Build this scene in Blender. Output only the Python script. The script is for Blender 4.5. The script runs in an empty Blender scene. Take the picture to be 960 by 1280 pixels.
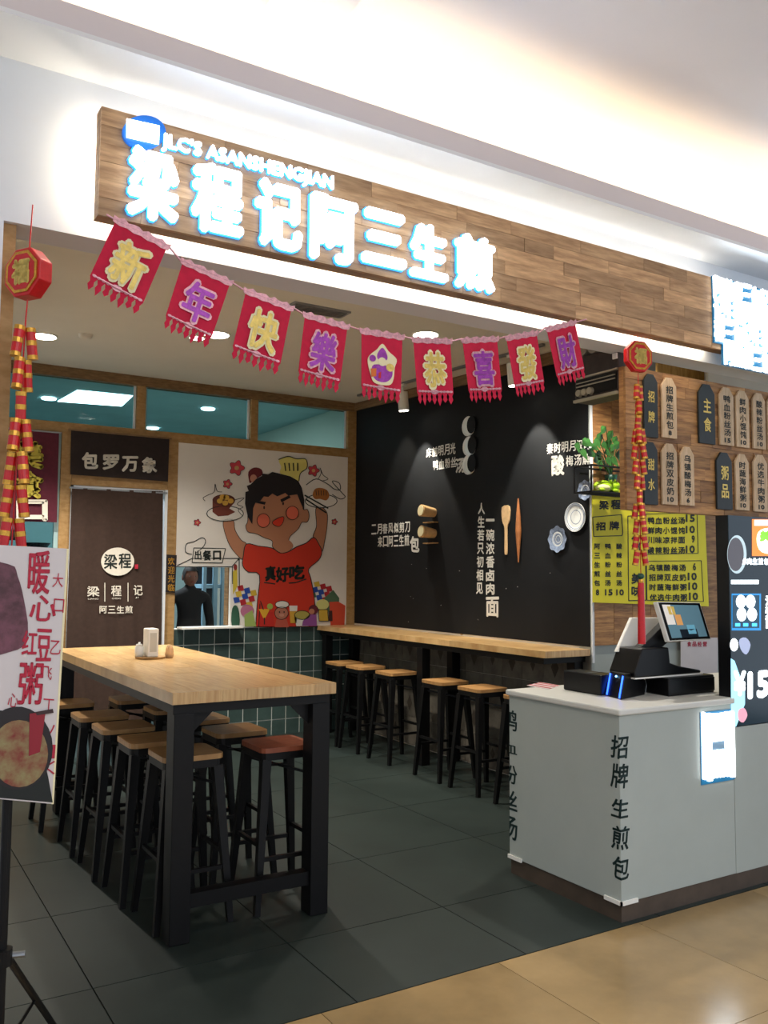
import bpy, bmesh, math, random
from mathutils import Vector, Matrix
import numpy as np
random.seed(7)
S = bpy.context.scene
COL = S.collection

# ------------------------------------------------------------------ camera
F = 1090.5; YAW = .549203705; PIT = .0726592380; ROL = .00778557864; CH = 1.55
def _cam():
    cy, sy, cp, sp, cr, sr = [f(a) for a in (YAW, PIT, ROL) for f in (math.cos, math.sin)]
    fw = Vector((sy*cp, cy*cp, sp)); rt = Vector((cy, -sy, 0)); up = rt.cross(fw)
    return rt*cr+up*sr, -rt*sr+up*cr, fw
RT, UP, FW = _cam()
CP = Vector((0, 0, CH))
cd = bpy.data.cameras.new('camera'); cam = bpy.data.objects.new('camera', cd); COL.objects.link(cam)
cd.sensor_fit = 'VERTICAL'; cd.sensor_height = 36; cd.lens = 36*F/1280; cd.clip_start = .05
cam.matrix_world = Matrix(((RT.x, UP.x, -FW.x, CP.x), (RT.y, UP.y, -FW.y, CP.y), (RT.z, UP.z, -FW.z, CP.z), (0, 0, 0, 1)))
S.camera = cam
# ------------------------------------------------------------------ exposure and ambient
S.view_settings.view_transform = 'Standard'; S.view_settings.look = 'None'
S.view_settings.exposure = 0.6; S.view_settings.gamma = 1.0
S.view_settings.use_curve_mapping = False
w = bpy.data.worlds.new('world'); S.world = w; w.use_nodes = True
w.node_tree.nodes['Background'].inputs[0].default_value = (.80, .88, 1, 1)
w.node_tree.nodes['Background'].inputs[1].default_value = .88

def ray(px, py): return FW + RT*((px-480)/F) - UP*((py-640)/F)
def onp(px, py, axis, val):
    d = ray(px, py); return CP + d*((val-CP[axis])/d[axis])
def PX(px, py, x): return onp(px, py, 0, x)
def PY(px, py, y): return onp(px, py, 1, y)
def PZ(px, py, z): return onp(px, py, 2, z)

def area(name, loc, sx, sy, power, col, direction=(0, 0, -1), spread=180):
    l = bpy.data.lights.new(name, 'AREA'); l.shape = 'RECTANGLE'; l.size = sx; l.size_y = sy
    l.energy = power; l.color = col; l.spread = math.radians(spread)
    o = bpy.data.objects.new(name, l); COL.objects.link(o); o.location = loc
    o.rotation_euler = Vector(direction).to_track_quat('-Z', 'Y').to_euler()
    return o
def spot(name, loc, target, power, col, ang=60, blend=.5, r=.03):
    l = bpy.data.lights.new(name, 'SPOT'); l.energy = power; l.color = col; l.spot_size = math.radians(ang)
    l.spot_blend = blend; l.shadow_soft_size = r
    o = bpy.data.objects.new(name, l); COL.objects.link(o); o.location = loc
    o.rotation_euler = (Vector(target)-Vector(loc)).to_track_quat('-Z', 'Y').to_euler()
    return o
WARM = (1, .80, .52); COOL = (.86, .94, 1); NEUT = (1, .93, .82)
# light strips hidden on the mall cove shelf, behind the sign, plus mall ambient and a downlight
area('cove_light', (2.6, 2.76, 3.20), 9, .05, 25, (1, .73, .40), (0, 0, 1))
area('sign_back_light_top', (2.15, 2.84, 2.99), 3.0, .03, 5.5, (1, .93, .80), (0, 1, .4))
area('sign_back_light_bottom', (2.15, 2.84, 2.72), 3.0, .03, 4, (1, .86, .66), (0, .6, -1))
area('sign_back_light_side', (.66, 2.84, 2.86), .03, .3, 1.0, (1, .88, .68), (-1, .6, 0))
area('mall_ambient_light', (1.5, -.8, 3.40), 3.0, 2.0, 62, (.93, .95, 1), (0, 0, -1))  # broad unseen area light standing in for the mall ceiling lights
spot('mall_downlight', (2.9, 1.0, 3.45), (2.9, 1.3, 0), 50, COOL, 70, .7, .05)
CEZ = lambda y: 3.35-.035*(7.9-y)     # the shop ceiling falls slightly to the front
for i, (px, py, p) in enumerate([(55, 419, 215), (271, 417, 175), (532, 417, 75)]):
    z = 3.28
    for k in range(4):
        q = PZ(px, py, z); z = CEZ(q.y)-.002
    spot('downlight_or_added_beam', (q.x, q.y, z-.03), (q.x, q.y, 0), p, NEUT, 105, .6, .05)
spot('downlight_or_added_beam', (1.45, 4.3, 3.18), (1.45, 4.3, 0), 40, NEUT, 100, .6, .05)
spot('downlight_or_added_beam', (4.1, 4.0, 3.14), (4.3, 4.1, 0), 85, NEUT, 120, .7, .05)  # added spot without a fitting, brightens the yellow poster over the counter
spot('downlight_or_added_beam', (2.2, 6.2, 3.25), (2.2, 7.1, 0), 85, NEUT, 105, .7, .05)  # added spot without a fitting, tilted toward the back partition
_k = (PZ(97, 488, 3.35)+PZ(166, 495, 3.35)+PZ(152, 508, 3.35)+PZ(72, 502, 3.35))/4
area('kitchen_light', (_k.x, _k.y, 3.345), .5, .3, 70, COOL, (0, 0, -1))

# ------------------------------------------------------------------ materials
def lin(h):
    h = h.lstrip('#'); v = [int(h[i:i+2], 16)/255 for i in (0, 2, 4)]
    return tuple((a/12.92 if a <= .04045 else ((a+.055)/1.055)**2.4) for a in v)+(1,)
_m = {}
def mat(name, col, rough=.6, metal=0, noise=0, scale=12, emit=0, spec=.5, bump=0, rand=0, stretch=None, trans=0, ior=1.45, coat=0, col2=None):
    if name in _m: return _m[name]
    m = bpy.data.materials.new(name); m.use_nodes = True; nt = m.node_tree; b = nt.nodes['Principled BSDF']; _m[name] = m
    c = lin(col); b.inputs['Base Color'].default_value = c; b.inputs['Roughness'].default_value = rough
    b.inputs['Metallic'].default_value = metal; b.inputs['Specular IOR Level'].default_value = spec
    b.inputs['Transmission Weight'].default_value = trans; b.inputs['IOR'].default_value = ior
    b.inputs['Coat Weight'].default_value = coat; b.inputs['Coat Roughness'].default_value = .15
    if emit:
        b.inputs['Emission Color'].default_value = c; b.inputs['Emission Strength'].default_value = emit
    if noise or bump or rand:
        tc = nt.nodes.new('ShaderNodeTexCoord'); mp = nt.nodes.new('ShaderNodeMapping'); n = nt.nodes.new('ShaderNodeTexNoise')
        nt.links.new(tc.outputs['Object'], mp.inputs[0]); nt.links.new(mp.outputs[0], n.inputs['Vector'])
        if stretch: mp.inputs['Scale'].default_value = stretch
        n.inputs['Scale'].default_value = scale; n.inputs['Detail'].default_value = 6; n.inputs['Roughness'].default_value = .6
        if noise or rand:
            r = nt.nodes.new('ShaderNodeValToRGB'); e = r.color_ramp.elements
            c2 = lin(col2) if col2 else tuple(x*(1-noise) for x in c[:3])+(1,)
            c1 = c if col2 else tuple(min(1, x*(1+noise*.6)) for x in c[:3])+(1,)
            e[0].position = .32; e[0].color = c2; e[1].position = .68; e[1].color = c1
            nt.links.new(n.outputs[0], r.inputs[0]); out = r.outputs[0]
            if rand:
                oi = nt.nodes.new('ShaderNodeObjectInfo')
                ad = nt.nodes.new('ShaderNodeVectorMath'); ad.operation = 'SCALE'
                cmb = nt.nodes.new('ShaderNodeCombineXYZ')
                for k in range(3): nt.links.new(oi.outputs['Random'], cmb.inputs[k])
                ad.inputs['Scale'].default_value = 31; nt.links.new(cmb.outputs[0], ad.inputs[0])
                nt.links.new(ad.outputs[0], mp.inputs['Location'])
                hs = nt.nodes.new('ShaderNodeHueSaturation')
                mr = nt.nodes.new('ShaderNodeMapRange'); mr.inputs[3].default_value = 1-rand; mr.inputs[4].default_value = 1+rand*.6
                nt.links.new(oi.outputs['Random'], mr.inputs[0]); nt.links.new(mr.outputs[0], hs.inputs['Value'])
                nt.links.new(out, hs.inputs['Color']); out = hs.outputs[0]
            nt.links.new(out, b.inputs['Base Color'])
        if bump:
            bp = nt.nodes.new('ShaderNodeBump'); bp.inputs['Strength'].default_value = bump; bp.inputs['Distance'].default_value = .004
            nt.links.new(n.outputs[0], bp.inputs['Height']); nt.links.new(bp.outputs[0], b.inputs['Normal'])
    return m
white_paint = mat('white_paint', '#dfe3e8', .8, noise=.03, scale=3)
ceil_paint = mat('ceiling_paint', '#ded8ca', .85, noise=.04, scale=2)
tray_paint = mat('tray_paint', '#efedf2', .85, noise=.02, scale=2)
lip_paint = mat('lip_paint', '#d2cdd2', .85, noise=.02, scale=2)
sign_wood = mat('sign_wood', '#d6ad80', .55, noise=.5, scale=4, rand=.30, stretch=(1.6, 1, 12), bump=.2, col2='#a17a55')
board_wood = mat('board_wood', '#b98a55', .6, noise=.5, scale=3.4, rand=.34, stretch=(1.8, 1, 16), bump=.2, col2='#7a5232')
pine_x = mat('pine', '#b08c5c', .6, noise=.2, scale=5, stretch=(3, 3, 6), bump=.1, col2='#93703f')
dark_pine = mat('dark_pine', '#8e704c', .6, noise=.2, scale=5, stretch=(3, 1, 14), bump=.1, col2='#6e5233')
oak = mat('oak_top', '#dcb982', .28, noise=.3, scale=4, rand=.16, stretch=(16, 1.6, 1), col2='#bb8f58', coat=.3)
seat_wood = mat('seat_wood', '#b88e5a', .35, noise=.3, scale=5, rand=.12, stretch=(2, 12, 1), col2='#9a6f42')
seat_red = mat('seat_red', '#a0583a', .35, noise=.3, scale=5, stretch=(2, 12, 1), col2='#7c3f2a')
black_metal = mat('black_metal', '#0b0b0c', .45, spec=.3, noise=.2, scale=20)
black_plastic = mat('black_plastic', '#08080a', .35, spec=.35, noise=.1, scale=20)
chalk = mat('chalk_black', '#17191c', .75, spec=.25, noise=.28, scale=1.6, bump=.05)
chalk_white = mat('chalk_white', '#e6e4dc', .8)
tile_green = mat('tile_green', '#3f524f', .3, noise=.2, scale=9, rand=.22, coat=.2)
grout = mat('grout', '#e2e5dd', .9, noise=.1, scale=30)
old_tile = mat('old_tile', '#6b655a', .6, noise=.4, scale=7, rand=.2, bump=.1)
old_tile2 = mat('old_tile_figure', '#40382f', .6, noise=.3, scale=20)
floor_tile = mat('floor_tile', '#242d2a', .42, noise=.2, scale=4, rand=.06, bump=.03)
floor_grout = mat('floor_grout', '#3a4540', .8, noise=.1, scale=20)
beige_tile = mat('beige_tile', '#9c8259', .22, noise=.22, scale=2.2, rand=.06, coat=.15)
beige_grout = mat('beige_grout', '#7e6c50', .8, noise=.1, scale=20)
counter_white = mat('counter_white', '#a6ada7', .5, noise=.04, scale=4)
kick_brown = mat('kick_brown', '#4c4036', .5, noise=.25, scale=8)
red_cloth = mat('red_cloth', '#c4123a', .8, noise=.12, scale=30)
red_gloss = mat('red_gloss', '#c4161c', .35, noise=.15, scale=40)
gold = mat('gold', '#d9bc62', .4, metal=.35, noise=.25, scale=60)
gold_deep = mat('gold_deep', '#cf9a3a', .3, metal=.6, noise=.3, scale=70)
purple = mat('purple_foil', '#9a3aa0', .35, metal=.3, noise=.3, scale=60)
pink_foil = mat('pink_foil', '#d49aa2', .35, metal=.3, noise=.3, scale=90)
cream = mat('cream', '#e8dcb0', .6)
brown_cloth = mat('brown_cloth', '#3b2a22', .9, noise=.18, scale=30)
noren_cloth = mat('noren_cloth', '#2b211f', .9, noise=.15, scale=30)
maroon_cloth = mat('maroon_cloth', '#561c2c', .9, noise=.15, scale=30)
cloth_white = mat('cloth_white', '#ddd6c8', .9, noise=.05, scale=30)
ink = mat('ink', '#1b2420', .6)
ink_teal = mat('ink_teal', '#16302f', .6)
mural_bg = mat('mural_white', '#e0dad2', .7, noise=.03, scale=4)
yellow_paper = mat('yellow_paper', '#e2d624', .6, noise=.05, scale=5)
paper = mat('poster_paper', '#cfc6c4', .5, noise=.04, scale=6)
brush_red = mat('brush_red', '#b3203a', .6, noise=.2, scale=60)
glass = mat('glass', '#a8cfd0', .02, trans=1, ior=1.12, spec=.6)
lamp_on = mat('lamp_on', '#fff6e6', .5, emit=14)
panel_on = mat('panel_on', '#eaf8ff', .5, emit=8)
letter_white = mat('letter_white', '#f4fbff', .4, emit=2.6)
letter_blue = mat('letter_blue', '#2b93f0', .4, emit=1.2)
teal_back = mat('teal_back', '#0d5f86', .4, emit=.4)
screen_white = mat('screen_white', '#eefaff', .4, emit=2.2)
screen_blue = mat('screen_blue', '#3fb4ff', .4, emit=1.5)
tv_dark = mat('screen_dark', '#12242e', .15, emit=.35)
porcelain = mat('porcelain', '#dfe2e0', .25, noise=.03, scale=8)
porcelain_blue = mat('porcelain_blue', '#8291aa', .3, noise=.45, scale=60)
plastic_white = mat('plastic_white', '#e6e4dc', .4)
leaf_green = mat('leaf_green', '#2f5f28', .45, noise=.3, scale=30)
pot_green = mat('pot_green', '#1f4c3c', .4, noise=.1, scale=20)
lime = mat('lime', '#a6d020', .5, noise=.1, scale=20)
lime_pale = mat('lime_pale', '#dfe39a', .6)
tag_wood = mat('tag_wood', '#cdb292', .6, noise=.25, scale=6, rand=.12, stretch=(14, 1, 2), col2='#b0946f')
tag_black = mat('tag_black', '#1d2425', .5, noise=.15, scale=20)
kitchen_paint = mat('kitchen_paint', '#9fbcbe', .6, noise=.1, scale=3)
metal_grey = mat('metal_grey', '#8f9396', .35, metal=.8, noise=.1, scale=20)
grey_plastic = mat('grey_plastic', '#8e8e90', .5)

# ------------------------------------------------------------------ mesh helpers
class MB:
    def __init__(s): s.v = []; s.f = []
    def add(s, v, f):
        n = len(s.v); s.v += [tuple(p) for p in v]; s.f += [tuple(i+n for i in q) for q in f]; return s
    def box(s, x0, x1, y0, y1, z0, z1):
        v = [(x, y, z) for x in (x0, x1) for y in (y0, y1) for z in (z0, z1)]
        return s.add(v, [(0, 1, 3, 2), (4, 6, 7, 5), (0, 4, 5, 1), (2, 3, 7, 6), (0, 2, 6, 4), (1, 5, 7, 3)])
    def tube(s, a, b, r, r2=None, n=10, caps=True):
        a = Vector(a); b = Vector(b); r2 = r if r2 is None else r2
        d = (b-a).normalized(); u = d.orthogonal().normalized(); w_ = d.cross(u)
        v = [p+(u*math.cos(t)+w_*math.sin(t))*rr for p, rr in ((a, r), (b, r2)) for t in [2*math.pi*k/n for k in range(n)]]
        f = [(k, (k+1) % n, n+(k+1) % n, n+k) for k in range(n)]
        if caps: f += [tuple(range(n))[::-1], tuple(range(n, 2*n))]
        return s.add(v, f)
    def bar(s, a, b, w0, w1=None):      # square bar between two points
        return s.tube(a, b, w0*.7071, (w0 if w1 is None else w1)*.7071, 4)
    def path(s, pts, r, n=6):
        for a, b in zip(pts[:-1], pts[1:]): s.tube(a, b, r, n=n)
        return s
    def lathe(s, c, prof, n=24, axis=Vector((0, 0, 1))):    # prof: (radius, height)
        axis = Vector(axis).normalized(); u = axis.orthogonal().normalized(); w_ = axis.cross(u); c = Vector(c)
        v = [c+axis*h+(u*math.cos(t)+w_*math.sin(t))*r for r, h in prof for t in [2*math.pi*k/n for k in range(n)]]
        f = [(j*n+k, j*n+(k+1) % n, (j+1)*n+(k+1) % n, (j+1)*n+k) for j in range(len(prof)-1) for k in range(n)]
        f += [tuple(range(n))[::-1], tuple(range((len(prof)-1)*n, len(prof)*n))]
        return s.add(v, f)
    def slab(s, pts, off):               # polygon (3D points) thickened along off
        n = len(pts); off = Vector(off); v = [Vector(p) for p in pts]+[Vector(p)+off for p in pts]
        return s.add(v, [tuple(range(n)), tuple(range(n, 2*n))[::-1]]+[(k, n+k, n+(k+1) % n, (k+1) % n) for k in range(n)])
    def ball(s, c, rx, ry=None, rz=None, n=14, m=9):
        ry = ry or rx; rz = rz or rx
        v = []; f = []
        for j in range(1, m):
            for k in range(n):
                p = math.pi*j/m; t = 2*math.pi*k/n
                v.append((c[0]+rx*math.sin(p)*math.cos(t), c[1]+ry*math.sin(p)*math.sin(t), c[2]+rz*math.cos(p)))
        v += [(c[0], c[1], c[2]+rz), (c[0], c[1], c[2]-rz)]; N = n*(m-1)
        for j in range(m-2):
            for k in range(n): f.append((j*n+k, (j+1)*n+k, (j+1)*n+(k+1) % n, j*n+(k+1) % n))
        for k in range(n): f += [(N, k, (k+1) % n), (N+1, (m-2)*n+(k+1) % n, (m-2)*n+k)]
        return s.add(v, f)
    def link(s, name, m, parent=None, smooth=False, bevel=0, fixn=True):
        me = bpy.data.meshes.new(name); me.from_pydata(s.v, [], s.f)
        if fixn:
            bm = bmesh.new(); bm.from_mesh(me); bmesh.ops.recalc_face_normals(bm, faces=bm.faces); bm.to_mesh(me); bm.free()
        me.materials.append(m); o = bpy.data.objects.new(name, me); COL.objects.link(o)
        if smooth:
            for p in me.polygons: p.use_smooth = True
        if parent is not None: adopt(o, parent)
        if bevel:
            b = o.modifiers.new('bevel', 'BEVEL'); b.width = bevel; b.segments = 2; b.limit_method = 'ANGLE'
        return o
def adopt(o, parent):
    o.parent = parent       # meshes are written in world coordinates; parts' own frames coincide with the world
    o.matrix_parent_inverse = parent.matrix_basis.inverted() if parent.parent is None else Matrix.Identity(4)
def tag(o, label=None, cat=None, group=None, kind=None):
    if label: o['label'] = label
    if cat: o['category'] = cat
    if group: o['group'] = group
    if kind: o['kind'] = kind
    return o
def thing(name, label, cat, loc=(0, 0, 0), group=None):
    o = bpy.data.objects.new(name, None); COL.objects.link(o); o.location = loc; o.empty_display_size = .05
    return tag(o, label, cat, group)
def struct(name, mb, m, parent=None, **k):
    o = mb.link(name, m, parent, **k)
    if parent is None: o['kind'] = 'structure'
    return o
BX = lambda *a: MB().box(*a)

# text: flat glyph outlines, fitted into a quad TL,TR,BR,BL
_tc = {}
def glyphs(txt, bold=.0):
    key = txt
    if key in _tc: return _tc[key]
    cu = bpy.data.curves.new('t', 'FONT'); cu.body = txt; cu.size = 1; cu.resolution_u = 2; cu.space_line = .95; cu.align_x = 'CENTER'
    o = bpy.data.objects.new('t', cu); COL.objects.link(o)
    dg = bpy.context.evaluated_depsgraph_get(); me = o.evaluated_get(dg).to_mesh()
    v = [(p.co.x, p.co.y) for p in me.vertices]; f = [tuple(p.vertices) for p in me.polygons]
    o.evaluated_get(dg).to_mesh_clear(); bpy.data.objects.remove(o); bpy.data.curves.remove(cu)
    _tc[key] = (v, f); return v, f
def put_text(mb, txt, quad, off, bold=.0, shear=0):
    v, f = glyphs(txt, bold)
    if not v: return mb
    xs = [a for a, b in v]; ys = [b for a, b in v]; x0, x1, y0, y1 = min(xs), max(xs), min(ys), max(ys)
    TL, TR, BR, BL = [Vector(q) for q in quad]; off = Vector(off); n = len(v); out = []
    for a, b in v:
        s = (a-x0)/max(x1-x0, 1e-6); t = (b-y0)/max(y1-y0, 1e-6); s = s+shear*(t-.5)
        out.append(BL*(1-s)*(1-t)+BR*s*(1-t)+TL*(1-s)*t+TR*s*t)
    # front faces plus a thin skirt
    me = [p+off for p in out]
    cnt = {}
    for q in f:
        for i in range(len(q)):
            a, b = q[i], q[(i+1) % len(q)]; e = (min(a, b), max(a, b)); cnt[e] = cnt.get(e, 0)+1
    edges = [e for e, c_ in cnt.items() if c_ == 1]
    sk = [(a, b, b+n, a+n) for a, b in edges]
    mb.add([tuple(p) for p in me]+[tuple(p) for p in out], f+sk)
    if bold:                # thicken the strokes along their outlines
        W = ((BR-BL).length+(TR-TL).length)/2; H_ = ((TL-BL).length+(TR-BR).length)/2
        sx = W/max(x1-x0, 1e-6); sy = H_/max(y1-y0, 1e-6); nn = off.normalized(); wd = bold*(sx+sy)/2
        thick = off.length > .006
        for a, b in edges:
            p, q = (out[a], out[b]); d = q-p
            if d.length < 1e-7: continue
            d = d.normalized(); pe = d.cross(nn)*wd; ex = d*wd*.6
            qd = [p-ex*.5+pe*.7, p-ex, p-ex*.5-pe*.7, p-pe, q-pe, q+ex*.5-pe*.7, q+ex, q+ex*.5+pe*.7, q+pe, p+pe]
            if thick: mb.slab([x+off for x in qd], -off)
            else: mb.add([x+off*1.02 for x in qd], [tuple(range(10))])
    return mb
def qz(l, t, r, b, fn):      # axis aligned pixel box on a plane
    return [fn(l, t), fn(r, t), fn(r, b), fn(l, b)]
def smooth_pts(pts, k=4, closed=True):
    out = []; n = len(pts); rng = range(n) if closed else range(n-1)
    for i in rng:
        g = (lambda j: pts[j % n]) if closed else (lambda j: pts[max(0, min(n-1, j))])
        p0, p1, p2, p3 = g(i-1), g(i), g(i+1), g(i+2)
        for j in range(k):
            t = j/k
            out.append(tuple(.5*((2*p1[a])+(-p0[a]+p2[a])*t+(2*p0[a]-5*p1[a]+4*p2[a]-p3[a])*t*t+(-p0[a]+3*p1[a]-3*p2[a]+p3[a])*t**3) for a in (0, 1)))
    if not closed: out.append(tuple(pts[-1]))
    return out
def ell(cx, cy, rx, ry, n=20): return [(cx+rx*math.cos(2*math.pi*k/n), cy+ry*math.sin(2*math.pi*k/n)) for k in range(n)]

# ------------------------------------------------------------------ setting: shop shell
YF = 2.88; YB = 7.9; XC = 4.47; XL = .30
fl = struct('floor', MB().box(-7, 9, -6, 12.1, -.12, -.012), floor_grout)
# dark shop tiles
xs = [XL]+[.85+.8*k for k in range(5)]+[4.47]
ys = [2.855]+[3.45+.8*k for k in range(6)]+[7.9]
for a, b in zip(xs[:-1], xs[1:]):
    for c, d in zip(ys[:-1], ys[1:]):
        BX(a+.0025, b-.0025, c+.0025, d-.0025, -.012, 0).link('tile', floor_tile, fl)
BX(4.47, 8, 4.5, 12.1, -.012, -.001).link('floor_slab', floor_grout, fl)
BX(-3, .298, 2.855, 12.1, -.012, -.001).link('floor_slab', floor_grout, fl)
BX(.298, 4.47, 7.9, 12.1, -.012, -.001).link('floor_slab', floor_tile, fl)
# beige mall tiles
for i in range(-3, 8):
    for j in range(6):
        x0 = -.1+.8*i; y1 = 2.852-.8*j
        BX(x0+.0015, x0+.7985, y1-.7985, y1-.0015, -.012, 0).link('tile', beige_tile, fl)
BX(-7, 9, -6, 2.852-4.8, -.012, -.002).link('floor_slab', beige_tile, fl)
BX(4.47, 8, 2.855, 4.5, -.012, -.001).link('floor_slab', floor_tile, fl)

# facade: header over the opening, pier at the left
wf = struct('wall_front', MB().box(-4, 8, YF, 3.02, 2.645, 3.17), white_paint)
BX(-4, .365, YF, 3.02, 0, 2.645).link('pier', white_paint, wf)
struct('trim_1', MB().box(.365, .405, 2.90, 3.0, 0, 2.645), pine_x)
# mall ceiling: soffit strip, lip, cove, raised tray
cm = struct('ceiling', MB().box(-4, 8, 2.64, 3.02, 3.17, 3.185), white_paint)
BX(-4, 8, 2.64, 2.665, 3.185, 3.262).link('lip', lip_paint, cm)
BX(-4, 8, 2.90, 3.02, 3.185, 3.56).link('cove_back', tray_paint, cm)
BX(-4, 8, -6, 2.90, 3.50, 3.56).link('tray', tray_paint, cm)
BX(1.10, 1.36, -6, 2.90, 3.44, 3.50).link('ceiling_beam', tray_paint, cm)
# ceiling of the shop
sc_ = MB(); pts = [(XL-.1, 3.02, CEZ(3.02)), (8, 3.02, CEZ(3.02)), (8, YB+.1, CEZ(YB+.1)), (XL-.1, YB+.1, CEZ(YB+.1))]
sc_.slab(pts, (0, 0, .05)); c2 = struct('ceiling', sc_, ceil_paint)
struct('wall_left', MB().box(XL-.1, XL, 3.02, YB, 0, 3.4), white_paint)
# chalk wall (right), with wooden rail above the board and old patterned tiles below the bar
wr = struct('wall_right', MB().box(XC, XC+.12, 4.621, 12.1, 0, 3.36), ceil_paint)
rail = MB(); q = [(XC-.03, YB, 3.27), (XC-.03, 4.5, 3.135), (XC-.03, 4.5, CEZ(4.5)-.004), (XC-.03, YB, CEZ(YB)-.004)]
rail.slab(q, (.03, 0, 0)); struct('trim_2', rail, dark_pine)
for j in range(4):
    for i in range(14):
        y0 = 4.5+i*.2428; z0 = .01+j*.25
        t = BX(XC-.012, XC, y0+.002, y0+.2408, z0+.002, z0+.248).link('tile', old_tile, wr)
        if (i+j) % 2 == 0 or j == 3:
            cy_ = y0+.12; cz_ = z0+.125; r_ = .075 if i % 2 else .05
            d_ = MB().slab([(XC-.012, cy_-r_*.55, cz_), (XC-.012, cy_, cz_-r_), (XC-.012, cy_+r_*.55, cz_), (XC-.012, cy_, cz_+r_)], (-.001, 0, 0))
            d_.link('tile_figure', old_tile2, t)
# stub wall behind the cashier
stub = struct('wall_end', MB().box(XC, 8, 4.5, 4.62, 0, 3.23), counter_white)
struct('trim_30', MB().box(XC, XC+.018, 4.488, 4.5, .95, 3.0), white_paint)
for i in range(9):
    x0 = XC+.02+i*.19
    BX(x0, x0+.186, 4.485, 4.5, 1.07, 2.95).link('plank', board_wood, stub)

# back partition: dado tiles, timber frame, mural
def BYP(px, py): return PY(px, py, YB)
wb = struct('wall_back', MB().box(2.50, XC, YB, YB+.1, 0, 1.045), grout)
tw = .1495
for j in range(7):
    for i in range(14):
        x1 = XC-.005-i*tw; z1 = 1.04-j*tw
        if x1-tw < 2.5: continue
        BX(x1-tw+.006, x1-.004, YB-.008, YB, max(z1-tw+.006, .0), z1-.004).link('tile', tile_green, wb)
BX(.3, 1.60, YB+.02, YB+.08, 0, 1.2).link('lower_panel', dark_pine, wb)
def px_x(px, py=540): return BYP(px, py).x
ZT = CEZ(YB)
posts = [(px_x(-30), px_x(5), 0, 3.26), (px_x(74.5, 600), px_x(88, 600), 0, 2.84), (px_x(208.5, 600), px_x(221, 600), 0, 2.84),
         (px_x(170, 510), px_x(181, 510), 2.84, 3.26), (px_x(312, 530), px_x(321, 530), 2.84, 3.26), (px_x(433, 560), XC, 1.045, 3.26)]
n = 3
for a, b, c, d in posts:
    struct('trim_%d' % n, MB().box(a, b, YB-.03, YB+.07, c, d), pine_x, bevel=.003); n += 1
struct('trim_%d' % n, MB().box(XL, XC, YB-.035, YB+.07, 3.26, ZT), dark_pine, bevel=.003); n += 1
struct('trim_%d' % n, MB().box(XL, XC, YB-.032, YB+.07, 2.77, 2.86), pine_x, bevel=.003); n += 1
zl = BYP(150, 603).z
struct('trim_%d' % n, MB().box(posts[1][1], posts[2][0], YB-.028, YB+.06, zl-.05, zl+.06), pine_x, bevel=.003); n += 1
# door opening: pale frame
dr = struct('door_1', MB().box(posts[1][1], posts[1][1]+.025, YB-.02, YB+.05, 0, zl-.05), white_paint)
BX(posts[2][0]-.03, posts[2][0]-.005, YB-.06, YB+.05, 0, zl-.05).link('door_frame', white_paint, dr)
BX(posts[1][1], posts[2][0], YB-.02, YB+.05, zl-.075, zl-.05).link('door_frame', white_paint, dr)
# transom panes
wx = [(posts[0][1], posts[3][0]), (posts[3][1], posts[4][0]), (posts[4][1], posts[5][0])]
for i, (a, b) in enumerate(wx):
    wi = struct('window_%d' % (i+1), MB().box(a, b, YB+.018, YB+.024, 2.86, 3.26), glass)
    BX(a, a+.02, YB+.01, YB+.03, 2.86, 3.26).link('window_bead', kitchen_paint, wi)
    BX(b-.02, b, YB+.01, YB+.03, 2.86, 3.26).link('window_bead', white_paint, wi)
# left bay window
zb = BYP(40, 690).z-.25
wl = struct('window_4', MB().box(posts[0][1], posts[1][0], YB+.018, YB+.024, zb, 2.77), glass)
BX(posts[1][0]-.035, posts[1][0], YB-.01, YB+.04, zb, 2.77).link('window_frame', kitchen_paint, wl)
BX(posts[0][1], posts[1][0], YB-.03, YB+.05, 1.2, zb).link('window_sill', pine_x, wl)
# kitchen beyond
struct('wall_kitchen', MB().box(.2, 6, 12.0, 12.1, 0, 3.5), kitchen_paint)
struct('wall_kitchen_left', MB().box(.1, .2, YB, 12.1, 0, 3.5), kitchen_paint)
struct('ceiling_kitchen', MB().box(.1, 6, YB+.1, 12.1, 3.36, 3.42), kitchen_paint)
def ceil_pt(px, py, z=3.35): return PZ(px, py, z)
lp = MB(); lp.slab([ceil_pt(97, 488, 3.355), ceil_pt(166, 495, 3.355), ceil_pt(152, 508, 3.355), ceil_pt(72, 502, 3.355)], (0, 0, .004))
tag(lp.link('ceiling_panel_light', panel_on), 'bright rectangular light panel in the kitchen seen through the left transom pane', 'ceiling light')
for px, py, lb in [(61, 498, 'small round kitchen light left of the bright light panel'), (191, 535, 'small round kitchen light in the second transom pane'), (260, 511, 'small round kitchen light at the middle of the second transom pane')]:
    p = ceil_pt(px, py, 3.355); z = 3.355
    tag(MB().lathe((p.x, p.y, z-.01), [(.07, 0), (.075, .012)], 20).link('round_light', panel_on), lb, 'ceiling light', 'round kitchen lights')

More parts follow.
